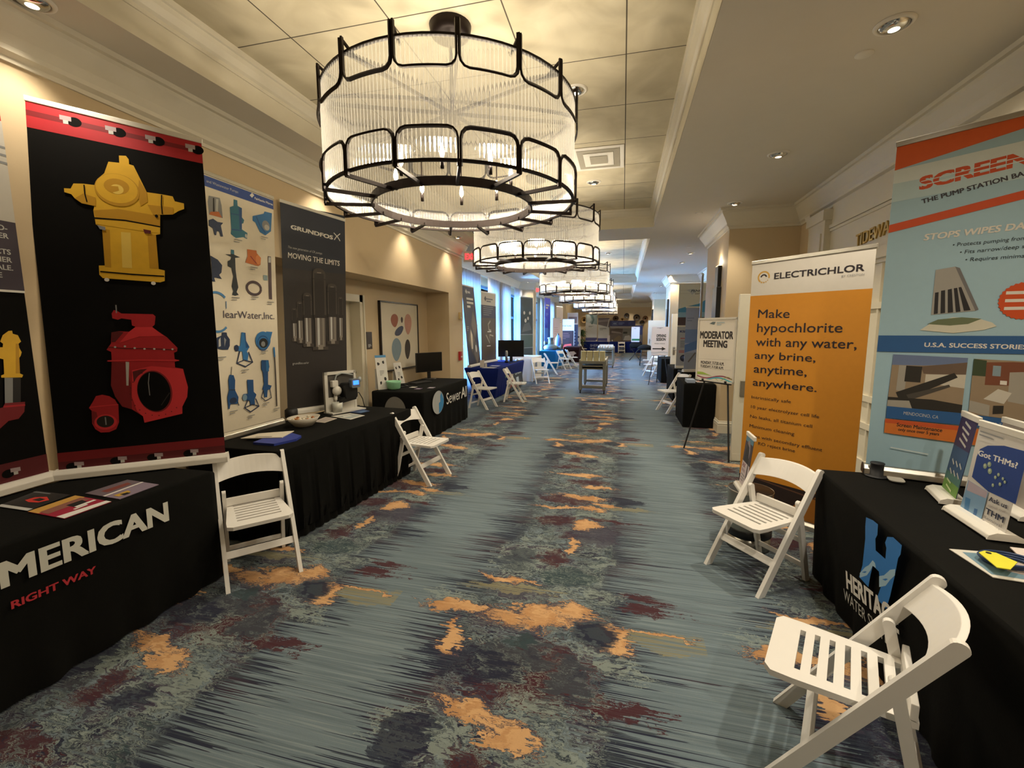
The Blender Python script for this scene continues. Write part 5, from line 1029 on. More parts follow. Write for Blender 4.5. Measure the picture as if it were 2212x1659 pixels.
# ================================================================== service carts
def cart(loc, label):
    t = thing('service_cart', label, 'cart', loc, 0, 'grey service carts'); G = M('#8d8a7d', .55, var=.05); w, d = .66, 1.5
    m = MB(); m.bx(0, w, 0, d, .74, .80, G).bx(0, .03, 0, d, .80, .835, G).bx(w - .03, w, 0, d, .80, .835, G).bx(0, w, 0, .03, .80, .81, G).bx(0, w, d - .03, d, .80, .835, G); m.build('top_tray', t, bevel=.008)
    m = MB(); m.bx(.02, w - .02, .02, d - .02, .62, .67, G).bx(.02, w - .02, .02, .05, .60, .70, G); m.build('upper_shelf', t, bevel=.006)
    for y in (.04, d - .1): MB().bx(.05, w - .05, y, y + .22 if y < .5 else y + .06, .13, .19, G).build('bottom_rail', t, bevel=.006)
    for x in (0, w - .08):
        for y in (0, d - .08):
            MB().prism(rpoly(.08, .08, .015, cx=x + .04, cy=y + .04), .09, .76, G, 'z').build('leg', t)
            c = MB(); c.prism([(y + .04 + .04 * math.cos(a), .042 + .04 * math.sin(a)) for a in [2 * PI * i / 14 for i in range(14)]], x + .025, x + .055, DARKM, 'x'); c.bx(x + .015, x + .065, y + .015, y + .065, .075, .092, DARKM); c.build('caster', t)
    return t
cart((-1.03, 11.0, 0), 'grey service cart holding cream stacks, nearest in the aisle')
dup(bpy.data.objects['service_cart'], 'service_cart', (-.98, 18.4, 0), 0, 'grey service cart with white mugs, farther down the aisle', 'grey service carts')
CRM = M('#d9cfa0', .6, var=.06)
LS = ['at the left end of the row on the nearest cart', 'second from the left on the nearest cart', 'third from the left on the nearest cart', 'at the right end of the row on the nearest cart']
for k in range(4):
    mb = MB()
    for q in range(13): mb.prism(rpoly((.138 - .004 * (q % 2)), (.138 - .004 * (q % 2)), .03, cx=.10 + k * .152, cy=.16), q * .019, q * .019 + .0175, CRM, 'z')
    tag(mb.build('plate_stack'), 'stack of square cream plates ' + LS[k], 'plates', 'plate stacks on the nearest cart').location = (-1.03, 11.0, .801)
CUPW = M('#e9e4df', .4, var=.02)
m0 = MB(); m0.lathe([(.0, 0), (.032, 0), (.038, .01), (.04, .085), (.036, .085), (.034, .012), (0, .01)], CUPW, 14); m0.tube([(.038, 0, .07), (.062, 0, .06), (.062, 0, .03), (.037, 0, .02)], .006, CUPW, 6)
mug = None
for r in range(3):
    for c in range(6):
        lb = 'white mug on the farther service cart, among identical rows of mugs'
        if mug is None: mug = tag(m0.build('mug'), lb, 'mug', 'mugs on the farther cart'); o = mug
        else: o = mug.copy(); COL.objects.link(o)
        o.location = (-.92 + c * .105, 18.52 + r * .12, .808)
tag(MB().bx(0, .60, 0, .22, 0, .07, CUPW).bx(.02, .58, .01, .21, .07, .12, CUPW).build('mug_crate'), 'white crate of upturned mugs behind the loose mugs on the farther cart', 'crate').location = (-.95, 18.98, .812)

# ================================================================== things on the left tables
def leaflet(name, label, pts, z, m, marks=None, th=.003, grp=None, cat='leaflet'):
    """flat printed sheet lying at height z; pts counter-clockwise"""
    mb = MB(); mb.prism(pts, 0, th, m, 'z')
    if marks:
        A, B, C_, D = [Vector(p) for p in pts]
        def L(x, y): p = A.lerp(B, x).lerp(D.lerp(C_, x), y); return (p.x, p.y)
        s = Sheet(mb, (0, 0, th), (1, 0, 0), (0, 1, 0), start=.0003)
        for ps, cc in marks: s.poly([L(*p) for p in ps], cc)
    o = mb.build(name); o.location = (0, 0, z); return tag(o, label, cat, grp)
GB = 'brochures on the black tables'; PUR = P3('#8a7c8c')
leaflet('brochure', 'black brochure with a red ring picture at the left edge of view', [(-3.028, 1.444), (-2.802, 1.44), (-2.851, 1.646), (-3.102, 1.644)], 0.7210, DARKM, [([(0, 0), (1, 0), (1, .12), (0, .12)], LGR), ([(.3, .45), (.5, .38), (.75, .42), (.85, .6), (.6, .75), (.35, .65)], P3('#d6382c')), ([(.45, .5), (.7, .48), (.72, .62), (.5, .65)], DARKM), ([(0, .9), (.5, .9), (.5, .94), (0, .94)], GREY)], grp=GB)
leaflet('brochure', 'red and orange brochure on the corner of the black table lettered in silver', [(-2.789, 1.434), (-2.517, 1.418), (-2.53, 1.625), (-2.814, 1.644)], 0.7210, P3('#9c1f38'), [([(0, 0), (.3, 0), (.28, 1), (0, 1)], P3('#c99a4a')), ([(.25, .05), (.5, .05), (.48, .95), (.22, .95)], P3('#8c5a4c')), ([(.38, .5), (.6, .5), (.6, .8), (.38, .85)], DARKM), ([(.78, 0), (1, 0), (1, 1), (.86, 1)], WHT), ([(.6, .5), (.68, .5), (.66, .95), (.58, .95)], WHT), ([(.7, .4), (.76, .4), (.74, .7), (.68, .7)], WHT)], grp=GB)
leaflet('brochure', 'brochure with a landscape photo lying nearest the black table end', [(-2.8, 1.681), (-2.527, 1.662), (-2.548, 1.881), (-2.811, 1.901)], 0.7210, PUR, [([(0, 0), (.5, 0), (.45, 1), (0, 1)], P3('#6d6068')), ([(.2, .2), (.4, .2), (.38, .8), (.2, .85)], P3('#7d4038')), ([(.52, .0), (.58, .0), (.53, 1), (.47, 1)], WHT), ([(.7, .1), (.85, .1), (.85, .4), (.7, .45)], P3('#c9a03c')), ([(.75, .2), (.9, .2), (.9, .35), (.8, .35)], DARKM)], grp=GB)
BAG = M('#2c3f9a', .5, var=.12)
leaflet('blue_bag', 'folded blue plastic bag under the white papers on the skirted table', [(-2.723, 2.733), (-2.53, 2.73), (-2.474, 2.899), (-2.511, 3.002), (-2.65, 3.064), (-2.754, 2.899)], 0.7270, BAG, th=.018, cat='bag')
leaflet('paper_sheet', 'white papers on top of the blue bag', [(-2.899, 2.795), (-2.602, 2.894), (-2.671, 3.11), (-2.888, 2.961)], 0.7460, P3('#e2dac8'), [([(.3, .1), (.7, .12), (.7, .2), (.3, .18)], DARKM)], th=.006, cat='paper')
leaflet('leaflet', 'plain cream leaflet beside the bowl', [(-2.698, 3.542), (-2.709, 3.748), (-2.864, 3.781), (-2.837, 3.559)], 0.7270, P3('#cdc3b6'), [([(.1, .1), (.9, .1), (.9, .9), (.1, .9)], P3('#b5a9a2'))], grp=GB)
leaflet('leaflet', 'white leaflet with a pale photo in front of the pump display', [(-2.547, 3.731), (-2.527, 3.946), (-2.744, 4.015), (-2.837, 3.83)], 0.7270, P3('#dedad0'), [([(.1, .1), (.9, .1), (.9, .8), (.1, .8)], P3('#a8b0ac')), ([(.2, .5), (.6, .4), (.6, .6), (.3, .7)], WHT)], grp=GB)
leaflet('leaflet', 'dark blue booklet at the foot of the pump display', [(-2.635, 4.038), (-2.611, 4.172), (-2.759, 4.271), (-2.785, 4.069)], 0.7270, P3('#27406e'), [([(.2, .1), (.8, .1), (.8, .5), (.2, .6)], P3('#5b7fa8'))], grp=GB)
# bowl with sweets
t = thing('sweet_bowl', 'pale oval bowl of wrapped sweets on the black skirted table', 'bowl', (-2.795, 3.385, 0.727))
BOWL = M('#d9d2c4', .35, var=.03); mb = MB(); mb.lathe([(0, .004), (.06, 0), (.075, .004), (.105, .04), (.135, .085), (.13, .085), (.10, .042), (.07, .012), (0, .012)], BOWL, 28, sx=.95, sy=1.15); mb.build('bowl', t)
r = random.Random(3); mb = MB(); cc = [P3('#e3d9c0'), P3('#b5713c'), P3('#cf9c6a'), P3('#efe8d8')]
for k in range(34):
    a, q = r.uniform(0, 2 * PI), .09 * math.sqrt(r.random()); mb.lathe([(0, -.011), (.013, -.005), (.015, .002), (0, .012)], cc[k % 4], 8, c=(q * math.cos(a), 1.15 * q * math.sin(a), .045 + r.random() * .03))
o = mb.build('wrapped_sweets', t); o['kind'] = 'stuff'
# dosing pump display
t = thing('pump_display', 'upright white board carrying a small dosing pump with a lit blue screen', 'pump', (-2.899, 4.12, 0.727), math.radians(70))
PLW = M('#d9d6cd', .4, var=.03); PBK = M('#17181a', .4, var=.1); PG = M('#9aa0a0', .4)
mb = MB(); mb.bx(-.19, .19, .03, .04, .02, .42, M('#54504c', .5)).bx(-.19, .19, .02, .045, .0, .16, PLW).bx(-.19, -.155, .015, .045, 0, .43, PLW).bx(.165, .19, .015, .045, 0, .43, PLW).bx(-.19, .19, .015, .045, .40, .43, PLW).bx(-.19, .22, -.10, .06, 0, .012, PLW); mb.build('board', t)
mb = MB(); mb.prism(rpoly(.15, .17, .03, cx=.06, cy=.22), -.08, .02, PBK, 'y').prism([(-.06, .10), (.12, .12), (.13, .16), (-.04, .16)], -.07, .02, PBK, 'y'); mb.lathe([(0, 0), (.03, 0), (.03, .06), (0, .06)], PBK, 14, c=(-.02, -.03, .10)); mb.build('pump_body', t, bevel=.006)
o = MB().lathe([(0, 0), (.045, 0), (.05, .012), (.05, .03), (.03, .05), (0, .055)], PLW, 18).build('pump_head', t); o.location = (-.075, .0, .23); o.rotation_euler = (PI / 2, 0, 0)
MB().bx(-.13, -.06, -.03, .02, .27, .34, PLW).bx(-.10, -.07, -.02, .01, .13, .19, PLW).build('valve_block', t, bevel=.008)
sc_ = MB().prism(rpoly(.105, .095, .015, cx=.09, cy=.30), -.12, -.07, M('#6d7684', .4), 'y').build('control_panel', t, bevel=.004)
MB().bx(.055, .125, -.1215, -.12, .285, .33, emis('#2f6cff', 2.2, 'lit_blue_screen')).build('screen', sc_)
mb = MB(); mb.tube([(-.08, 0, .34), (-.06, 0, .39), (.0, .0, .41), (.06, .0, .40), (.14, .0, .38)], .008, PG, 8); mb.build('tube', t)
mb = MB(); mb.tube([(.15, -.02, .17), (.21, 0, .18), (.27, .02, .10), (.30, .03, .0)], .005, PBK, 6); mb.build('power_cord', t)
o = MB().lathe([(0, 0), (.02, 0), (.022, .006), (.02, .014), (0, .015)], PLW, 14).build('gauge', t); o.location = (.125, -.05, .14); o.rotation_euler = (PI / 2, 0, 0)
o = MB().lathe([(0, 0), (.03, 0), (.034, .01), (.03, .02), (0, .022)], PG, 14).build('side_knob', t); o.location = (.17, -.06, .33); o.rotation_euler = (PI / 2, 0, .5)
mb = MB(); mb.lathe([(0, 0), (.045, 0), (.055, .10), (.053, .10), (.044, .006), (0, .006)], M('#cfd0c6', .25), 18); o = mb.build('measuring_cup', t); o.location = (-.10, -.05, .012)
mb = MB(); mb.lathe([(0, 0), (.05, 0), (.06, .02), (.058, .09), (.03, .11), (0, .11)], DARKM, 16); tag(mb.build('black_pot'), 'round black pot between the two banners on the skirted table', 'pot').location = (-3.147, 3.644, 0.727)
tag(MB().prism(rpoly(.07, .13, .012), 0, .012, DARKM, 'z').prism(rpoly(.05, .06, .01), .012, .02, LGR, 'z').build('card_reader'), 'small black device behind the pump display', 'device').location = (-2.93, 4.369, 0.727)
# ---- niche table
t = thing('monitor', 'black computer monitor on the niche table', 'monitor', (-3.313, 7.247, 0.720), math.radians(62))
SCR = M('#0b0c0e', .25, var=.02); mb = MB(); mb.prism(rpoly(.56, .33, .01, cz_ if False else 4, 0, .30), -.02, .02, PBK, 'y') if False else mb.bx(-.28, .28, -.015, .02, .13, .47, PBK); mb.build('casing', t, bevel=.004)
MB().bx(-.27, .27, -.017, -.015, .145, .46, SCR).build('screen', t)
mb = MB(); mb.bx(-.03, .03, .0, .03, .01, .16, PBK); mb.build('stand', t, bevel=.004)
MB().lathe([(0, 0), (.13, 0), (.13, .01), (0, .012)], PBK, 24, sy=.7).build('base', t)
t = thing('keyboard', 'black keyboard in front of the niche monitor', 'keyboard', (-3.209, 6.678, 0.720), math.radians(75))
MB().bx(-.2, .2, -.07, .07, 0, .014, PBK).build('case', t, bevel=.004)
mb = MB()
for i in range(4):
    for j in range(13): mb.bx(-.19 + j * .0293, -.165 + j * .0293, -.06 + i * .031, -.035 + i * .031, .014, .019, M('#26272a', .6))
mb.build('keys', t)
tag(MB().tube([(-3.416, 6.212, 0.727), (-3.33, 6.32, .732), (-3.209, 6.212, 0.727), (-3.261, 6.108, 0.727), (-3.40, 6.16, .735), (-3.46, 6.37, .73), (-3.365, 6.522, 0.727)], .008, PBK, 6).build('black_cable'), 'black coiled cable on the niche table', 'cable')
def stand_card(label, x, y, rz, w, h, hd, seed):
    t = thing('table_sign', label, 'sign', (x, y, .72), rz, 'table signs in the niche'); mb = MB(); a = [(-w / 2, 0, 0), (w / 2, 0, 0), (w / 2, .09, h), (-w / 2, .09, h)]
    b = [(p[0], p[1] + .006, p[2]) for p in a]; F_ = P3('#d6d3cc'); mb.add(a + b, [(0, 1, 2, 3), (7, 6, 5, 4), (0, 4, 5, 1), (1, 5, 6, 2), (2, 6, 7, 3), (3, 7, 4, 0)], F_)
    s = Sheet(mb, (-w / 2, 0, 0), (1, 0, 0), (0, .09, h)); L = math.hypot(.09, h)
    if hd: s.rect(0, L * .93, w, L, P3('#4f8fc0'))
    r = random.Random(seed)
    for (u, v) in ((.25, .75), (.7, .78), (.3, .2), (.72, .3)): s.poly([(w * u + .02 * math.cos(k) * r.uniform(.6, 1.2), L * v + .03 * math.sin(k) * r.uniform(.6, 1.2)) for k in (0, 1, 2.2, 3.1, 4.2, 5.3)], DARKM)
    s.bars(w * .3, L * .55, w * .4, .008, 4, .02, GREY, seed); mb.build('card', t)
    MB().bx(-w / 2, w / 2, .10, .106, 0, h * .6, PLW).build('strut', t)
stand_card('tall white picture card with a blue head at the left end of the niche table', -3.39, 5.82, math.radians(55), .17, .50, True, 2)
stand_card('shorter white picture card against the wall behind the green bowl', -3.47, 6.50, math.radians(70), .16, .34, False, 3)
mb = MB(); GRB = M('#8fc9a0', .45, var=.12, scale=14); mb.lathe([(0, .004), (.07, 0), (.085, .02), (.092, .10), (.10, .125), (.09, .12), (.08, .03), (0, .012)], GRB, 20, sx=1.15)
tag(mb.build('green_gift_bowl'), 'pale green fabric bowl at the front of the niche table', 'bowl').location = (-3.251, 5.86, 0.720)
for k, (x, y, c, lb) in enumerate(((-2.96, 5.92, '#6d5a78', 'purplish card lying near the green bowl'), (-2.82, 6.07, '#8d8494', 'pale patterned card at the front edge of the niche table'), (-3.11, 6.06, '#b9b4ae', 'small folded note on the niche table'))):
    leaflet('business_card', lb, [(x, y), (x + .09, y + .01), (x + .08, y + .13), (x - .01, y + .12)], .7205, P3(c), [([(.2, .2), (.8, .2), (.8, .5), (.2, .5)], LGR)], grp='cards on the niche table', cat='card')
# framed art
t = thing('framed_art', 'tall abstract print of rounded shapes in a dark frame, in the niche', 'picture', (-3.71, 6.275, .915), PI / 2)
AW, AH = 1.32, 1.13; FRM = M('#1d1512', .4); mb = MB()
for x0, x1, z0, z1 in ((0, .022, 0, AH), (AW - .022, AW, 0, AH), (0, AW, 0, .022), (0, AW, AH - .022, AH)): mb.bx(x0, x1, -.045, 0, z0, z1, FRM)
mb.build('frame', t, bevel=.002)
mb = MB(); mb.bx(.02, AW - .02, -.03, -.01, .02, AH - .02, M('#ddd3bd', .6, var=.02)); s = Sheet(mb, (0, -.03, 0), (1, 0, 0), (0, 0, 1))
def A_(pts): return [(u - .04, v - .915) for u, v in pts]
for pts, c, n in (([(0.4998,1.7407),(0.6163,1.7427),(0.5077,1.8499)], '#9c5a44', 6), ([(0.753,1.7569),(0.7907,1.7547),(0.7566,1.8074)], '#4a3a34', 0), ([(0.9743,1.6847),(1.0994,1.6858),(0.9866,1.8651)], '#bd8a78', -4), ([(0.6466,1.5669),(0.8018,1.5931),(0.6514,1.6347)], '#42465c', 20), ([(0.5337,1.2583),(0.6874,1.266),(0.5474,1.451)], '#7f94a0', -6), ([(0.9279,1.2475),(1.0257,1.2509),(0.9397,1.4211)], '#38302a', -5)):
    q = A_(pts); ru, rv = abs(q[1][0] - q[0][0]), abs(q[2][1] - q[0][1]); g = []
    for i in range(36):
        a = 2 * PI * i / 36; k = 1 + .16 * math.sin(a) * (1 if c not in ('#9c5a44', '#bd8a78') else 1.4) + .05 * math.sin(2 * a + 1); x, y = ru * k * math.cos(a), rv * math.sin(a); cc_, ss = math.cos(math.radians(n)), math.sin(math.radians(n)); g.append((q[0][0] + x * cc_ - y * ss, q[0][1] + x * ss + y * cc_))
    s.poly(g, M(c, .6, var=.12, scale=18))
mb.build('canvas', t)
t = thing('room_plaque', 'dark room plaque on the niche wall between door and picture', 'sign', (-3.71, 5.905, 1.305), PI / 2)
mb = MB(); mb.bx(0, .155, -.012, 0, 0, .255, M('#3a3029', .45)); Sheet(mb, (0, -.012, 0)).bars(.04, .07, .09, .010, 3, .017, LGR, 1); mb.build('plate', t)
t = thing('fire_alarm_pull', 'red fire alarm pull station at the end of the tan wall', 'alarm', (XL, 8.58, 1.05), PI / 2)
mb = MB(); mb.bx(-.05, .05, -.05, 0, -.09, .09, M('#b3262a', .4)); mb.build('box', t, bevel=.006); MB().bx(-.035, .035, -.06, -.05, -.03, .0, WHT).build('handle', t)
t = thing('thermostat', 'beige thermostat box high on the end of the tan wall', 'thermostat', (XL, 8.62, 1.866), PI / 2)
mb = MB(); mb.bx(-.04, .04, -.035, 0, -.07, .07, M('#b59a62', .5)); mb.build('cover', t, bevel=.006); MB().bx(-.02, .02, -.05, -.035, -.05, -.03, WHT).build('dial', t)
def exit_sign(loc, rz, label):
    t = thing('exit_sign', label, 'sign', loc, rz, 'red exit signs'); mb = MB(); mb.bx(-.15, .15, -.025, .025, -.1, .1, M('#e8d6cf', .5)); mb.build('housing', t, bevel=.005)
    mb = MB(); s = Sheet(mb, (-.15, -.026, -.1), (1, 0, 0), (0, 0, 1)); s.text('EXIT', (.03, .045), .24, .11, 0, emis('#ff2a30', 3.0, 'lit_red_letters'), bold=.03); mb.build('letters', t)
    MB().tube([(0, 0, .1), (0, 0, H_ - loc[2])], .01, WHITE).build('mount', t)
exit_sign((-3.02, 8.75, 3.05), math.radians(18), 'red lit exit sign under the ceiling where the tan wall ends')
exit_sign((-2.95, 16.0, 2.98), math.radians(20), 'farther red lit exit sign by the blue lit pier')

# ================================================================== things on the right
t = thing('steel_bin', 'brushed steel waste bin behind the folding chair on the right', 'bin', (.94, 3.45, 0))
BST = M('#9a968c', .3, .85, var=.1)
MB().lathe([(.135, 0), (.148, .01), (.148, .10), (.148, .10)], BST, 32).build('base', t)
MB().lathe([(.150, .10), (.154, .105), (.154, .15), (.150, .155)], PBK, 32).build('band', t)
MB().lathe([(.147, .155), (.149, .42), (.152, .43), (.150, .436), (.146, .432), (.144, .36), (0, .36)], BST, 32).build('body', t)
MB().lathe([(0, .425), (.143, .425), (.145, .434), (.143, .436), (0, .436)], PBK, 32).build('lid', t)
mb = MB(); mb.lathe([(0, 0), (.055, 0), (.06, .004), (.058, .008), (.032, .010), (.032, .075), (.036, .08), (.034, .085), (0, .085)], M('#25262a', .6), 24)
tag(mb.build('black_stand'), 'small black round stand at the far corner of the table with a blue H', 'stand').location = (1.491, 3.002, 0.720)
leaflet('brochure', 'white edged photo flyer under the yellow tag at the right edge', [(1.294, 1.836), (1.387, 1.822), (1.615, 2.06), (1.287, 2.043)], 0.7210, P3('#d5d2c8'), [([(.08, .1), (.9, .08), (.9, .9), (.1, .9)], P3('#6f8fa0')), ([(.5, .3), (.9, .2), (.9, .6), (.6, .7)], P3('#b7a9a0'))], grp=GB)
t = thing('coiled_sensor', 'blue coiled cable with a yellow tag lying on the flyer at the right edge', 'cable', (1.382, 1.931, 0.726))
mb = MB(); BC = M('#1f3a63', .4)
for k in range(3): mb.tube([((.07 + .006 * k) * math.cos(a) + .03, (.05 + .004 * k) * math.sin(a) + .02, .006 + .007 * k) for a in [2 * PI * i / 24 for i in range(24)]], .005, BC, 6, closed=True)
mb.build('cable_coil', t)
mb = MB(); mb.prism([(-.056, .0), (-.05, .035), (-.02, .055), (.01, .045), (.03, -.02), (-.035, -.085), (-.07, -.08)], .026, .029, M('#e6e03a', .5), 'z'); mb.lathe([(0, .0295), (.008, .0295), (.008, .031), (0, .031)], DARKM, 12, c=(-.02, .035, 0)); mb.build('yellow_tag', t)
leaflet('paper_sheet', 'plain white paper cut by the right edge, beside the yellow tag', [(1.449, 1.864), (1.677, 1.864), (1.719, 2.091), (1.522, 2.102)], 0.7270, P3('#ddd3cc'), th=.004, cat='paper')
# wall sconces on the left faces of the piers
def sconce(y, label):
    t = thing('wall_sconce', label, 'sconce', (PX, y, 1.62), 0, 'black wall sconces')
    MB().bx(-.07, 0, -.16, .16, .0, .62, PBK).build('lower_body', t, bevel=.006)
    MB().bx(-.055, 0, -.11, .11, .62, .95, PBK).build('upper_body', t, bevel=.006)
    MB().bx(-.05, -.01, -.10, .10, .948, .955, emis('#ffd9a0', 4.0, 'lit_sconce_slot')).build('light_slot', t)
    lamp('sconce_lamp', 'POINT', (PX - .06, y, 2.64), 2.0, radius=.03)
for y, lb in ((7.75, 'tall black wall sconce on the nearest right pier'), (15.9, 'tall black wall sconce on the second right pier'), (23.9, 'tall black wall sconce on the farthest right pier')): sconce(y, lb)
# banners in the right recess
def penc(s, w, hl, hr):
    s.rect(0, hl * .62, w, hl, P3('#d9ddd6')); s.poly([(0, hl * .70), (w * .3, hl * .73), (w * .7, hl * .76), (w, hl * .82), (w, hl * .6), (0, hl * .6)], P3('#4a94c4')); s.rect(0, hl * .6, w, hl * .66, P3('#8fb8d4')); s.rect(0, hl * .3, w, hl * .6, P3('#4a3a40')); s.poly([(w * .3, hl * .35), (w * .8, hl * .3), (w * .9, hl * .55), (w * .4, hl * .58)], P3('#2c2630')); s.rect(0, .05, w, hl * .3, P3('#3a3558'))
    q = hl * .90; s.poly([(w * .25, q + .05), (w * .5, q + .07), (w * .6, q), (w * .45, q - .06), (w * .38, q)], P3('#b9c2c8')); s.text('PENC', (w * .42, q), w * .36, .05, 0, P3('#2d3a52'), shear=.25, bold=.02); s.bars(w * .55, q - .02, w * .25, .012, 2, .02, GREY, 1); s.line([(w * .05, q + .04), (w * .4, q + .04)], .008, LGR); s.line([(w * .05, q - .03), (w * .4, q - .03)], .008, LGR)
banner('roll_up_banner', 'roll-up banner with pale top and blue wave in the right recess', (1.211, 10.819, 0.727), (1, .05, 0), .62, 1.87, 1.87, P3('#4a3a40'), prints=penc, cas=WALU, feet=False)
def ksb(s, w, hl, hr):
    s.rect(w * .45, hl * .8, w * .95, hl * .98, P3('#e3e0da')); s.ring(w * .72, hl * .88, .05, .02, P3('#3f4863')); s.rect(w * .60, hl * .86, w * .635, hl * .97, P3('#3f4863')); s.text('KSB', (w * .12, hl * .85), w * .3, .045, 0, P3('#3d4a80'), bold=.05)
    s.bars(w * .15, hl * .72, w * .7, .016, 1, .03, P3('#c4453c'), 1); s.bars(w * .15, hl * .65, w * .7, .014, 4, .04, P3('#6c7890'), 2); s.bars(w * .1, hl * .42, w * .6, .014, 2, .03, P3('#c4453c'), 3)
    s.ell(w * .32, hl * .24, .075, .075, P3('#2a3050')); s.ell(w * .3, hl * .26, .04, .03, P3('#5a6690')); s.ell(w * .62, hl * .13, .07, .06, P3('#4b4d52')); s.ell(w * .66, hl * .11, .025, .02, LGR)
banner('pump_banner', 'pale grey table banner with two round pump pictures, beside the cream door edge', (1.16, 10.353, 0.727), (1, .1, 0), .48, .92, .92, P3('#b4b9c4'), prints=ksb, cas=WALU, feet=False, group=MG)
def bluebn(s, w, hl, hr):
    B1, B2 = P3('#7f9ad0'), P3('#5f86c8'); s.rect(0, hl * .45, w, hl * .66, B1); s.rect(0, .03, w, hl * .3, P3('#9aa5c0')); s.bars(w * .1, hl * .84, w * .6, .02, 2, .05, P3('#8a97c0'), 1); s.poly([(0, hl * .3), (w, hl * .36), (w, hl * .5), (0, hl * .42)], B2); s.line([(w * .3, 0.2), (w * .8, hl * .3)], .03, P3('#6f6d74'))
banner('roll_up_banner', 'pale blue roll-up banner just behind the moderator sign', (1.22, 9.55, .72), (.93, .36, 0), .30, 1.30, 1.30, P3('#a9b6d8'), prints=bluebn, cas=WALU, feet=False)
banner('roll_up_banner', 'roll-up banner seen from its grey back beside the black sconce', (1.43, 9.2, 0), (.3, .95, 0), .21, 2.63, 2.63, P3('#8d8878'), back=P3('#8d8878'), cas=ALU)
tag(drape('', '', ccw(1.17, 1.55, 9.45, 10.1), CLOTH, pleat=.004, wlen=.1).build('tablecloth'), 'small black draped table under the pale blue banner', 'tablecloth', 'black draped tables on the right')
leaflet('leaflet', 'pale blue booklet leaning stack behind the moderator sign', [(1.035, 7.609), (1.16, 7.609), (1.16, 7.868), (1.035, 7.868)], 0.7210, P3('#a9b8d0'), th=.05, grp=GB)
leaflet('leaflet', 'white leaflet with red picture on the narrow black table', [(1.201, 7.713), (1.408, 7.713), (1.408, 7.972), (1.201, 7.972)], 0.7210, P3('#d8d4cc'), [([(.1, .4), (.9, .4), (.9, .8), (.1, .8)], P3('#a84a3c'))], grp=GB)

# ================================================================== far left bay
def dark1(s, w, hl, hr):
    s.text('ZWS', (w * .42, hl * .915), w * .22, .045, 0, WHT, bold=.05); s.poly([(w * .25, hl * .93), (w * .33, hl * .965), (w * .4, hl * .93), (w * .33, hl * .9)], WHT); s.bars(w * .3, hl * .86, w * .55, .05, 3, .09, WHT, 2)
    BR, BR2 = P3('#6d6254'), P3('#4a443c')
    for (u, v, q) in ((.72, .52, .2), (.4, .33, .18), (.72, .16, .18)): s.poly([(w * u, hl * (v + q)), (w * (u + .3), hl * v), (w * u, hl * (v - q)), (w * (u - .3), hl * v)], BR2); s.poly([(w * u, hl * (v + q * .85)), (w * (u + .24), hl * v), (w * u, hl * (v - q * .8)), (w * (u - .2), hl * v)], BR)
    s.poly([(w * .35, hl * .22), (w * .45, hl * .22), (w * .5, hl * .4), (w * .4, hl * .46), (w * .36, hl * .38)], P3('#d9cbb0')); s.ell(w * .72, hl * .22, .04, .09, WHT); s.bars(w * .1, hl * .5, w * .2, .014, 3, .04, GREY, 4)
banner('roll_up_banner', 'dark navy roll-up banner leaning back by the tan wall end', (-3.38, 9.55, 0.727), (.03, .999, 0), .78, 1.86, 1.86, P3('#2a2b40'), V=(-.085, 0, 1), prints=dark1, cas=WALU, feet=False)
def dark2(s, w, hl, hr):
    s.rect(0, hl * .82, w, hl, P3('#cdc4b6')); s.poly([(w * .2, hl * .91), (w * .28, hl * .95), (w * .36, hl * .91), (w * .28, hl * .87)], P3('#4b4a50')); s.bars(w * .36, hl * .92, w * .5, .035, 2, .06, P3('#6d6a70'), 1); s.rect(0, hl * .64, w, hl * .82, P3('#33334a')); s.bars(w * .15, hl * .80, w * .65, .014, 5, .05, GREY, 2)
    for k, v in enumerate((.43, .22, .05)): s.rect(0, hl * v, w, hl * (v + .195), P3('#54483c'))
    s.line([(w * .6, hl * .6), (w * .45, hl * .55), (w * .5, hl * .47), (w * .65, hl * .46)], .05, P3('#a39a8a')); s.line([(w * .3, hl * .4), (w * .55, hl * .28), (w * .55, hl * .4), (w * .8, hl * .38)], .04, P3('#a39a8a')); s.bars(w * .4, hl * .45, w * .5, .02, 1, .1, WHT, 3); s.bars(w * .35, hl * .245, w * .5, .02, 1, .1, WHT, 3)
banner('roll_up_banner', 'cream topped roll-up banner with brown photo panels on the navy table', (-3.458, 10.715, 0.727), (.12, .99, 0), .95, 1.80, 1.80, P3('#54483c'), prints=dark2, cas=WALU, feet=False)
def photob(s, w, hl, hr):
    for (u, v, r_) in ((.3, .80, .06), (.75, .80, .06), (.4, .70, .07), (.6, .73, .06), (.55, .62, .06)): s.ell(w * u, hl * v, r_, r_, P3('#d8cfc0'), n=12)
    s.rect(0, hl * .35, w, hl * .52, P3('#4c5a52')); s.rect(0, hl * .515, w, hl * .525, GREY); s.rect(0, hl * .34, w, hl * .35, GREY); s.poly([(w * .1, hl * .55), (w * .9, hl * .58), (w * .7, hl * .68), (w * .3, hl * .66)], P3('#5d5f60'))
banner('roll_up_banner', 'dark photo roll-up banner standing before the blue lit pier', (-3.40, 14.9, .02), (.35, .94, 0), .8, 2.66, 2.66, P3('#3a4240'), prints=photob)
t = thing('monitor', 'large black monitor on the navy table', 'monitor', (-2.92, 11.647, 0.720), math.radians(8))
MB().bx(-.35, .35, -.02, .03, .13, .575, PBK).build('casing', t, bevel=.004); MB().bx(-.335, .335, -.022, -.02, .145, .56, SCR).build('screen', t); MB().bx(-.04, .04, 0, .03, .01, .16, PBK).build('stand', t); MB().bx(-.16, .16, -.1, .1, 0, .012, PBK).build('base', t, bevel=.004)
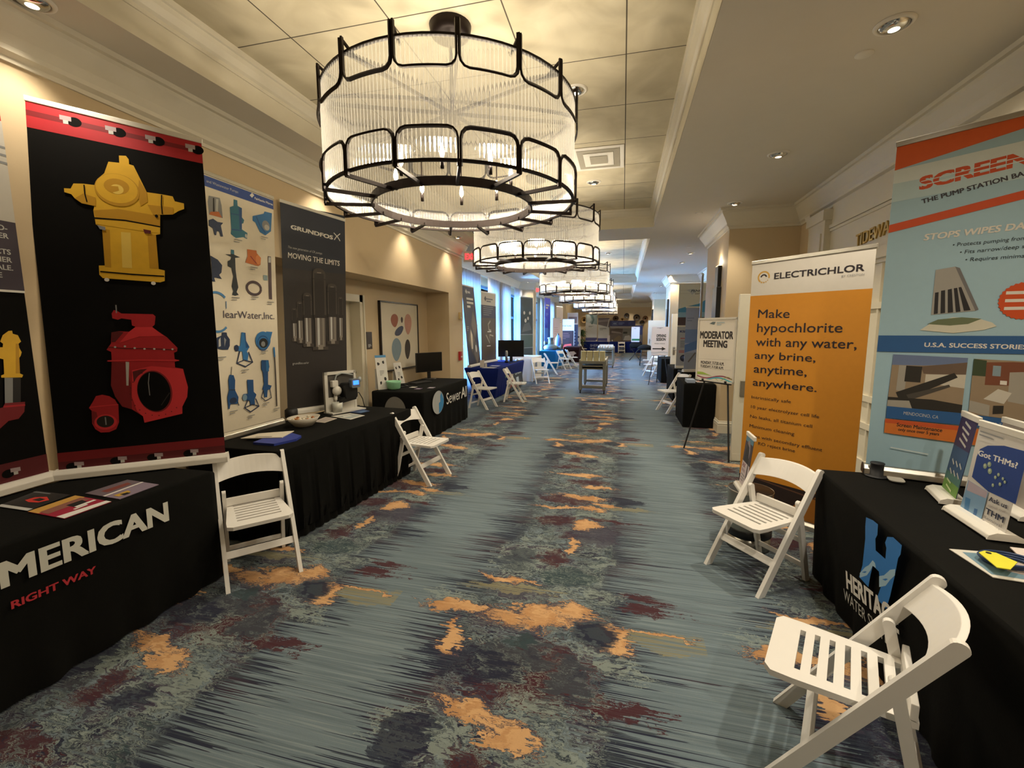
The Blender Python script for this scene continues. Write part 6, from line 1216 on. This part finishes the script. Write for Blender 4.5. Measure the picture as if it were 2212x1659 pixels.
t = thing('tumbler', 'grey tumbler with a dark foot in front of the large monitor', 'bottle', (-2.94, 11.233, 0.720)); MB().lathe([(.03, .0), (.045, .0), (.05, .03), (.035, .045), (0, .045)], PBK, 16).build('foot', t); MB().lathe([(0, .04), (.033, .04), (.036, .27), (.03, .285), (0, .285)], M('#a7a9a0', .4), 16).build('body', t); MB().lathe([(0, .285), (.032, .285), (.028, .31), (0, .315)], PLW, 14).build('cap', t)
for k, (x, y, lb) in enumerate(((-2.80, 11.85, 'left of the row'), (-2.76, 12.0, 'in the middle of the row'), (-2.74, 12.13, 'right of the row'))):
    mb = MB(); mb.lathe([(0, 0), (.05, .0), (.06, .02), (.045, .05), (0, .06)], CUPW, 12); tag(mb.build('white_giveaway'), 'round white giveaway on the navy table edge, ' + lb, 'giveaway', 'white giveaways').location = (x, y, .72)
leaflet('paper_sheet', 'white sheets at the near end of the navy table', [(-3.085, 9.545), (-2.795, 9.545), (-2.775, 9.753), (-3.054, 9.784)], 0.7205, P3('#d9d6d2'), cat='paper')
leaflet('paper_sheet', 'long white sheet farther along the navy table', [(-3.054, 10.042), (-2.847, 10.042), (-2.837, 10.249), (-3.054, 10.301)], 0.7205, P3('#c9cddb'), cat='paper')
t = thing('card_box', 'small white card standing on the near end of the navy table', 'card', (-3.127, 9.732, 0.720), math.radians(15)); MB().bx(-.05, .05, -.02, .02, 0, .17, P3('#d8d0c6')).build('card', t); MB().bx(.06, .11, -.02, .02, 0, .09, P3('#c9c0b4')).build('leaflet_pile', t)
# tall bright blue banner, pink banners, red and black banner
def blueb(s, w, hl, hr):
    s.rect(0, hl * .55, w, hl, P3('#1433d6')); s.rect(0, .05, w, hl * .55, P3('#3f7fe6')); s.poly([(0, hl * .62), (w, hl * .5), (w, hl * .58), (0, hl * .72)], P3('#2257e0')); s.bars(w * .2, hl * .9, w * .6, .07, 2, .12, LGR, 2); s.bars(w * .2, hl * .77, w * .5, .02, 3, .05, P3('#6f8fe8'), 3)
banner('roll_up_banner', 'tall bright blue roll-up banner at the far curtains', (-3.37, 19.6, .0), (.12, .99, 0), .88, 2.98, 2.98, P3('#1433d6'), prints=blueb)
def pinkb(s, w, hl, hr): s.bars(w * .2, hl * .8, w * .6, .03, 4, .09, P3('#b89a92'), 1); s.bars(w * .2, hl * .35, w * .6, .03, 3, .09, P3('#8d7f88'), 2)
banner('roll_up_banner', 'pale pink roll-up banner behind the grey pump, taller of the pair', (-3.0, 20.6, .0), (.3, .95, 0), .7, 2.62, 2.62, P3('#d9c4b4'), prints=pinkb)
banner('roll_up_banner', 'pale pink roll-up banner behind the grey pump, shorter of the pair', (-3.07, 20.0, .0), (.5, .86, 0), .52, 2.07, 2.07, P3('#cdb9b6'), prints=pinkb)
def redb(s, w, hl, hr):
    s.rect(0, hl * .72, w, hl, P3('#d9c6c0')); s.text('FORTILINE', (w * .2, hl * .82), w * .6, .07, 0, P3('#6a3a3c'), bold=.03); s.rect(.04, .03, w - .02, hl * .72, P3('#33100f')); s.bars(w * .12, hl * .66, w * .6, .03, 4, .09, P3('#7d4a44'), 1); s.poly([(w * .15, hl * .28), (w * .35, hl * .38), (w * .8, hl * .4), (w * .85, hl * .3), (w * .65, hl * .22)], P3('#d9483c')); s.poly([(.04, .03), (w - .02, .03), (w - .02, hl * .2), (w * .5, hl * .26), (.04, hl * .22)], P3('#150d0c'))
banner('display_panel', 'rounded display panel, pink above and dark red with a red shape below', (-3.17, 23.05, .0), (1, 0, 0), .745, 2.08, 2.08, P3('#d9c6c0'), prints=redb, rail=False)
def navyb(s, w, hl, hr): s.rect(0, hl * .75, w, hl, P3('#b3a69c')); s.rect(w * .1, hl * .78, w * .9, hl * .92, P3('#6d5a58')); s.bars(w * .5, hl * .6, w * .35, .05, 7, .16, P3('#8f96b0'), 4)
banner('roll_up_banner', 'dark blue roll-up banner behind the rounded red display panel', (-2.88, 23.9, .0), (1, .1, 0), .56, 2.42, 2.42, P3('#33405f'), prints=navyb)
def wb(s, w, hl, hr):
    s.bars(w * .2, hl * .85, w * .6, .05, 1, .1, P3('#6d5a52'), 1); s.ell(w * .7, hl * .5, .06, .05, DARKM); s.ell(w * .5, hl * .2, .12, .12, P3('#2f4a94'))
banner('display_panel', 'small pale panel with a dark blue disc beside the tall plant', (-2.75, 25.6, .55), (1, 0, 0), .42, 1.15, 1.15, P3('#d9d9d4'), prints=wb, rail=False, cas=None, post=False, feet=False)
tag(MB().bx(-.25, .25, -.2, .2, 0, .55, P3('#33363c')).bx(-.2, .2, -.21, -.2, .1, .4, P3('#a9b6c4')).build('equipment_case'), 'dark equipment case with a grey front under the pale panel by the plant', 'case').location = (-2.55, 25.65, 0)
# grey pump model on the bright blue table
t = thing('pump_model', 'big grey pump model on the bright blue table', 'pump', (-2.878, 18.221, 0.720)); PGY = M('#6f7a76', .4, var=.1)
MB().lathe([(0, 0), (.24, .0), (.28, .06), (.30, .12), (.24, .2), (.1, .24), (0, .24)], PGY, 24).build('volute', t)
MB().lathe([(0, .2), (.11, .22), (.12, .3), (.10, .34), (.10, .46), (.13, .48), (.13, .52), (0, .53)], PGY, 20).build('motor', t)
o = MB().lathe([(0, 0), (.07, 0), (.07, .2), (.11, .2), (.11, .23), (0, .23)], PGY, 18).build('outlet', t); o.rotation_euler = (0, PI / 2, 0); o.location = (.2, 0, .1)
o = MB().lathe([(0, 0), (.05, 0), (.05, .14), (.08, .14), (.08, .17), (0, .17)], PGY, 16).build('inlet', t); o.rotation_euler = (0, -PI / 2, .4); o.location = (-.1, 0, .3)
t = thing('water_jug', 'tall blue grey vessel behind the grey pump model', 'vessel', (-2.64, 18.739, 0.720)); MB().lathe([(0, 0), (.10, 0), (.13, .1), (.14, .35), (.11, .5), (.05, .6), (0, .61)], M('#5f78b8', .35, var=.1), 20).build('body', t); MB().lathe([(0, .6), (.03, .6), (.03, .68), (0, .69)], DARKM, 12).build('neck', t)
tag(MB().lathe([(0, 0), (.09, 0), (.12, .08), (.10, .2), (.04, .26), (0, .27)], M('#4c4a46', .5), 16).build('black_fitting'), 'small dark fitting at the aisle end of the bright blue table', 'fitting').location = (-2.588, 19.101, 0.720)

# ================================================================== end of the hall
t = thing('potted_plant', 'tall green potted plant in front of the end wall', 'plant', (-2.62, 29.6, 0))
MB().lathe([(0, 0), (.2, 0), (.26, .35), (.27, .38), (.24, .38), (.22, .34), (0, .34)], M('#3a2c22', .6), 20).build('pot', t)
r = random.Random(8); mb = MB(); mb.tube([(0, 0, .3), (.03, 0, .8), (.0, .02, 1.35)], .03, M('#4d3b28', .8)); mb.build('trunk', t)
LF = M('#3d5a34', .5, var=.35, scale=10); mb = MB()
for k in range(150):
    a = r.uniform(0, 2 * PI); zb = r.choice((r.uniform(.45, .9), r.uniform(1.1, 1.45), r.uniform(1.2, 1.5))); ln = r.uniform(.25, .5); el = r.uniform(.2, 1.2); pts = []
    for q in range(5): f = q / 4; pts.append(Vector((math.cos(a) * ln * f, math.sin(a) * ln * f, zb + math.sin(el) * ln * f * .9 - .55 * ln * f * f * 1.4)))
    sd = Vector((-math.sin(a), math.cos(a), 0)); vs = []
    for q, p in enumerate(pts): wd = .035 * math.sin(PI * (q + .4) / 4.6); vs += [p + sd * wd, p - sd * wd]
    mb.add(vs, [(2 * i, 2 * i + 1, 2 * i + 3, 2 * i + 2) for i in range(4)], LF, True)
o = mb.build('foliage', t)
BW_, BN = P3('#6d4a2c', var=.2), P3('#2b2320', var=.2)
for k, (x, z, rr, m, lb) in enumerate(((-.50, 2.29, .19, P3('#5b4638'), 'brown basket at the left of the group'), (-.06, 2.20, .13, P3('#c09458'), 'tan basket just above the blue header'), (.24, 2.47, .17, BN, 'black basket at the top of the group'), (.885, 2.34, .22, P3('#3a2e26'), 'large dark basket near the middle of the group'), (1.46, 2.27, .18, BW_, 'reddish brown basket at the right of the group'), (1.26, 1.99, .16, BN, 'black basket low on the right of the group'), (-2.65, 2.2, .22, P3('#a8834c'), 'tan basket left of the white panels'))):
    t = thing('wall_basket', 'round woven ' + lb + ' on the end wall', 'basket', (x, YB, z), 0, 'round baskets on the end wall')
    o = MB().lathe([(0, .02), (rr * .5, .03), (rr * .85, .06), (rr, .10), (rr * 1.02, .085), (rr * .6, .0), (0, 0)], m, 24).build('basket', t); o.rotation_euler = (PI / 2, 0, 0)
    o2 = MB().lathe([(rr * .35, .034), (rr * .4, .042), (rr * .45, .034)], P3('#8d7350'), 24).build('woven_ring', t); o2.rotation_euler = (PI / 2, 0, 0)
def sw1(s, w, hl, hr):
    s.poly([(0, hl), (w, hl), (w, hl * .62), (0, hl * .72)], P3('#8fa0a2')); s.poly([(w * .35, hl), (w * .6, hl), (w * .75, hl * .8), (w * .6, hl * .63), (w * .45, hl * .65), (w * .6, hl * .8)], P3('#5b7474')); s.poly([(w * .1, hl * .98), (w * .3, hl), (w * .5, hl * .8), (w * .3, hl * .68), (w * .1, hl * .7)], P3('#b8c3c4')); s.rect(0, .03, w, hl * .14, P3('#4a4a84')); s.bars(w * .25, hl * .58, w * .5, .03, 2, .06, GREY, 1)
banner('display_panel', 'white panel with flowing grey green shapes behind the navy table at the end', (-2.50, 31.25, .72), (1, 0, 0), .78, 1.85, 1.7, P3('#d3d4d4'), prints=sw1, rail=False, cas=None, post=False, feet=False, v0=.0)
def sw2(s, w, hl, hr):
    s.poly([(0, hl), (w, hl), (w, hl * .6), (0, hl * .72)], P3('#6a6066')); s.poly([(0, hl * .9), (w, hl * .95), (w, hl * .85), (0, hl * .82)], P3('#8d858a')); s.poly([(w * .8, hl * .62), (w * .95, hl * .95), (w, hl * .95), (w * .88, hl * .62)], P3('#d3d4d4')); s.rect(0, .03, w, hl * .14, P3('#4a4a84')); s.bars(w * .15, hl * .58, w * .6, .03, 3, .06, GREY, 2)
banner('display_panel', 'white panel with a dark street photo behind the navy table at the end', (-1.66, 31.25, .72), (1, 0, 0), .76, 1.6, 1.57, P3('#d3d4d4'), prints=sw2, rail=False, cas=None, post=False, feet=False, v0=.0)
t = thing('trade_backdrop', 'wide photo backdrop with a dark blue header at the end of the hall', 'backdrop', (-.85, 31.2, .0))
mb = MB(); mb.bx(0, 1.64, 0, .05, .5, 1.76, P3('#6b5d50')); s = Sheet(mb); s.rect(0, 1.62, 1.64, 1.76, P3('#a39a90')); s.poly([(0, 1.5), (.5, 1.62), (.85, 1.55), (.8, 1.3), (0, 1.2)], P3('#54473c')); s.poly([(.1, 1.45), (.7, 1.35), (.8, 1.25), (.1, 1.3)], P3('#8d7f72')); s.rect(.85, .8, 1.64, 1.62, P3('#76736a')); s.rect(.88, 1.25, 1.15, 1.38, P3('#2f302a')); s.poly([(.9, .8), (1.0, 1.1), (1.3, 1.15), (1.5, .8)], P3('#b7b2a6')); s.poly([(.3, .9), (.6, 1.15), (.78, 1.0), (.7, .75), (.2, .75)], P3('#7d6a4c')); mb.build('picture', t)
mb = MB(); mb.bx(-.02, 1.66, -.06, .06, 1.76, 2.12, P3('#2b2f66')); s = Sheet(mb, (0, -.06, 0)); s.line([(.13, 1.84), (.5, 1.84), (.5, 2.04), (.13, 2.04)], .018, P3('#7d8fb8'), closed=True); s.text('WWC', (.2, 1.88), .24, .1, 0, P3('#9fb0cc'), bold=.03); s.bars(.56, 2.0, .45, .05, 2, .09, P3('#6a78a8'), 1); s.bars(1.2, 2.0, .2, .05, 2, .09, P3('#454c86'), 2); mb.build('header', t)
for x in (.03, 1.61): MB().bx(x - .02, x + .02, 0, .04, 0, .5, ALU).build('leg', t)
t = thing('info_panel', 'blue topped panel behind the white and green sign', 'panel', (.80, 31.25, 0)); mb = MB(); mb.bx(0, .5, 0, .04, .0, 1.8, P3('#5f6f9c')); s = Sheet(mb); s.rect(0, 1.2, .5, 1.8, P3('#46569a')); s.rect(.05, .6, .45, 1.15, P3('#8a8f98')); s.bars(.15, 1.7, .2, .05, 3, .12, P3('#8f9cc8'), 1); mb.build('panel_face', t)
for k, (x, y, lb) in enumerate(((-2.05, 30.55, 'left part'), (-1.0, 30.6, 'right part'))):
    mb = MB(); mb.bx(0, .22, 0, .02, 0, .02, WHT).bx(.3, .36, 0, .06, 0, .09, WHT); tag(mb.build('white_cup'), 'white cup and card on the ' + lb + ' of the navy end table', 'cup', 'cups on the end tables').location = (x, y, .75)
tag(MB().bx(0, .17, 0, .03, 0, .42, P3('#d6cfd6')).build('standing_card'), 'tall white card standing on the right end of the lettered navy table', 'card').location = (-1.0, 30.5, .72)
# people-free clutter at the right: director's chair and table with bags
t = thing('high_table', 'dark tall table with coats on it behind the opening session sign', 'table', (1.05, 20.0, 0))
MB().bx(-.35, .35, -.3, .3, .68, .71, DARKM).build('tabletop', t)
for x in (-.3, .3):
    for y in (-.25, .25): MB().tube([(x, y, 0), (x * .8, y * .8, .69)], .015, DARKM).build('leg', t)
mb = MB(); mb.lathe([(0, 0), (.25, 0), (.3, .06), (.2, .16), (.08, .2), (0, .2)], M('#1c1c1c', .9), 16, sx=1.1); tag(mb.build('black_coat'), 'crumpled black coat on the dark tall table', 'coat').location = (.95, 19.95, .71)
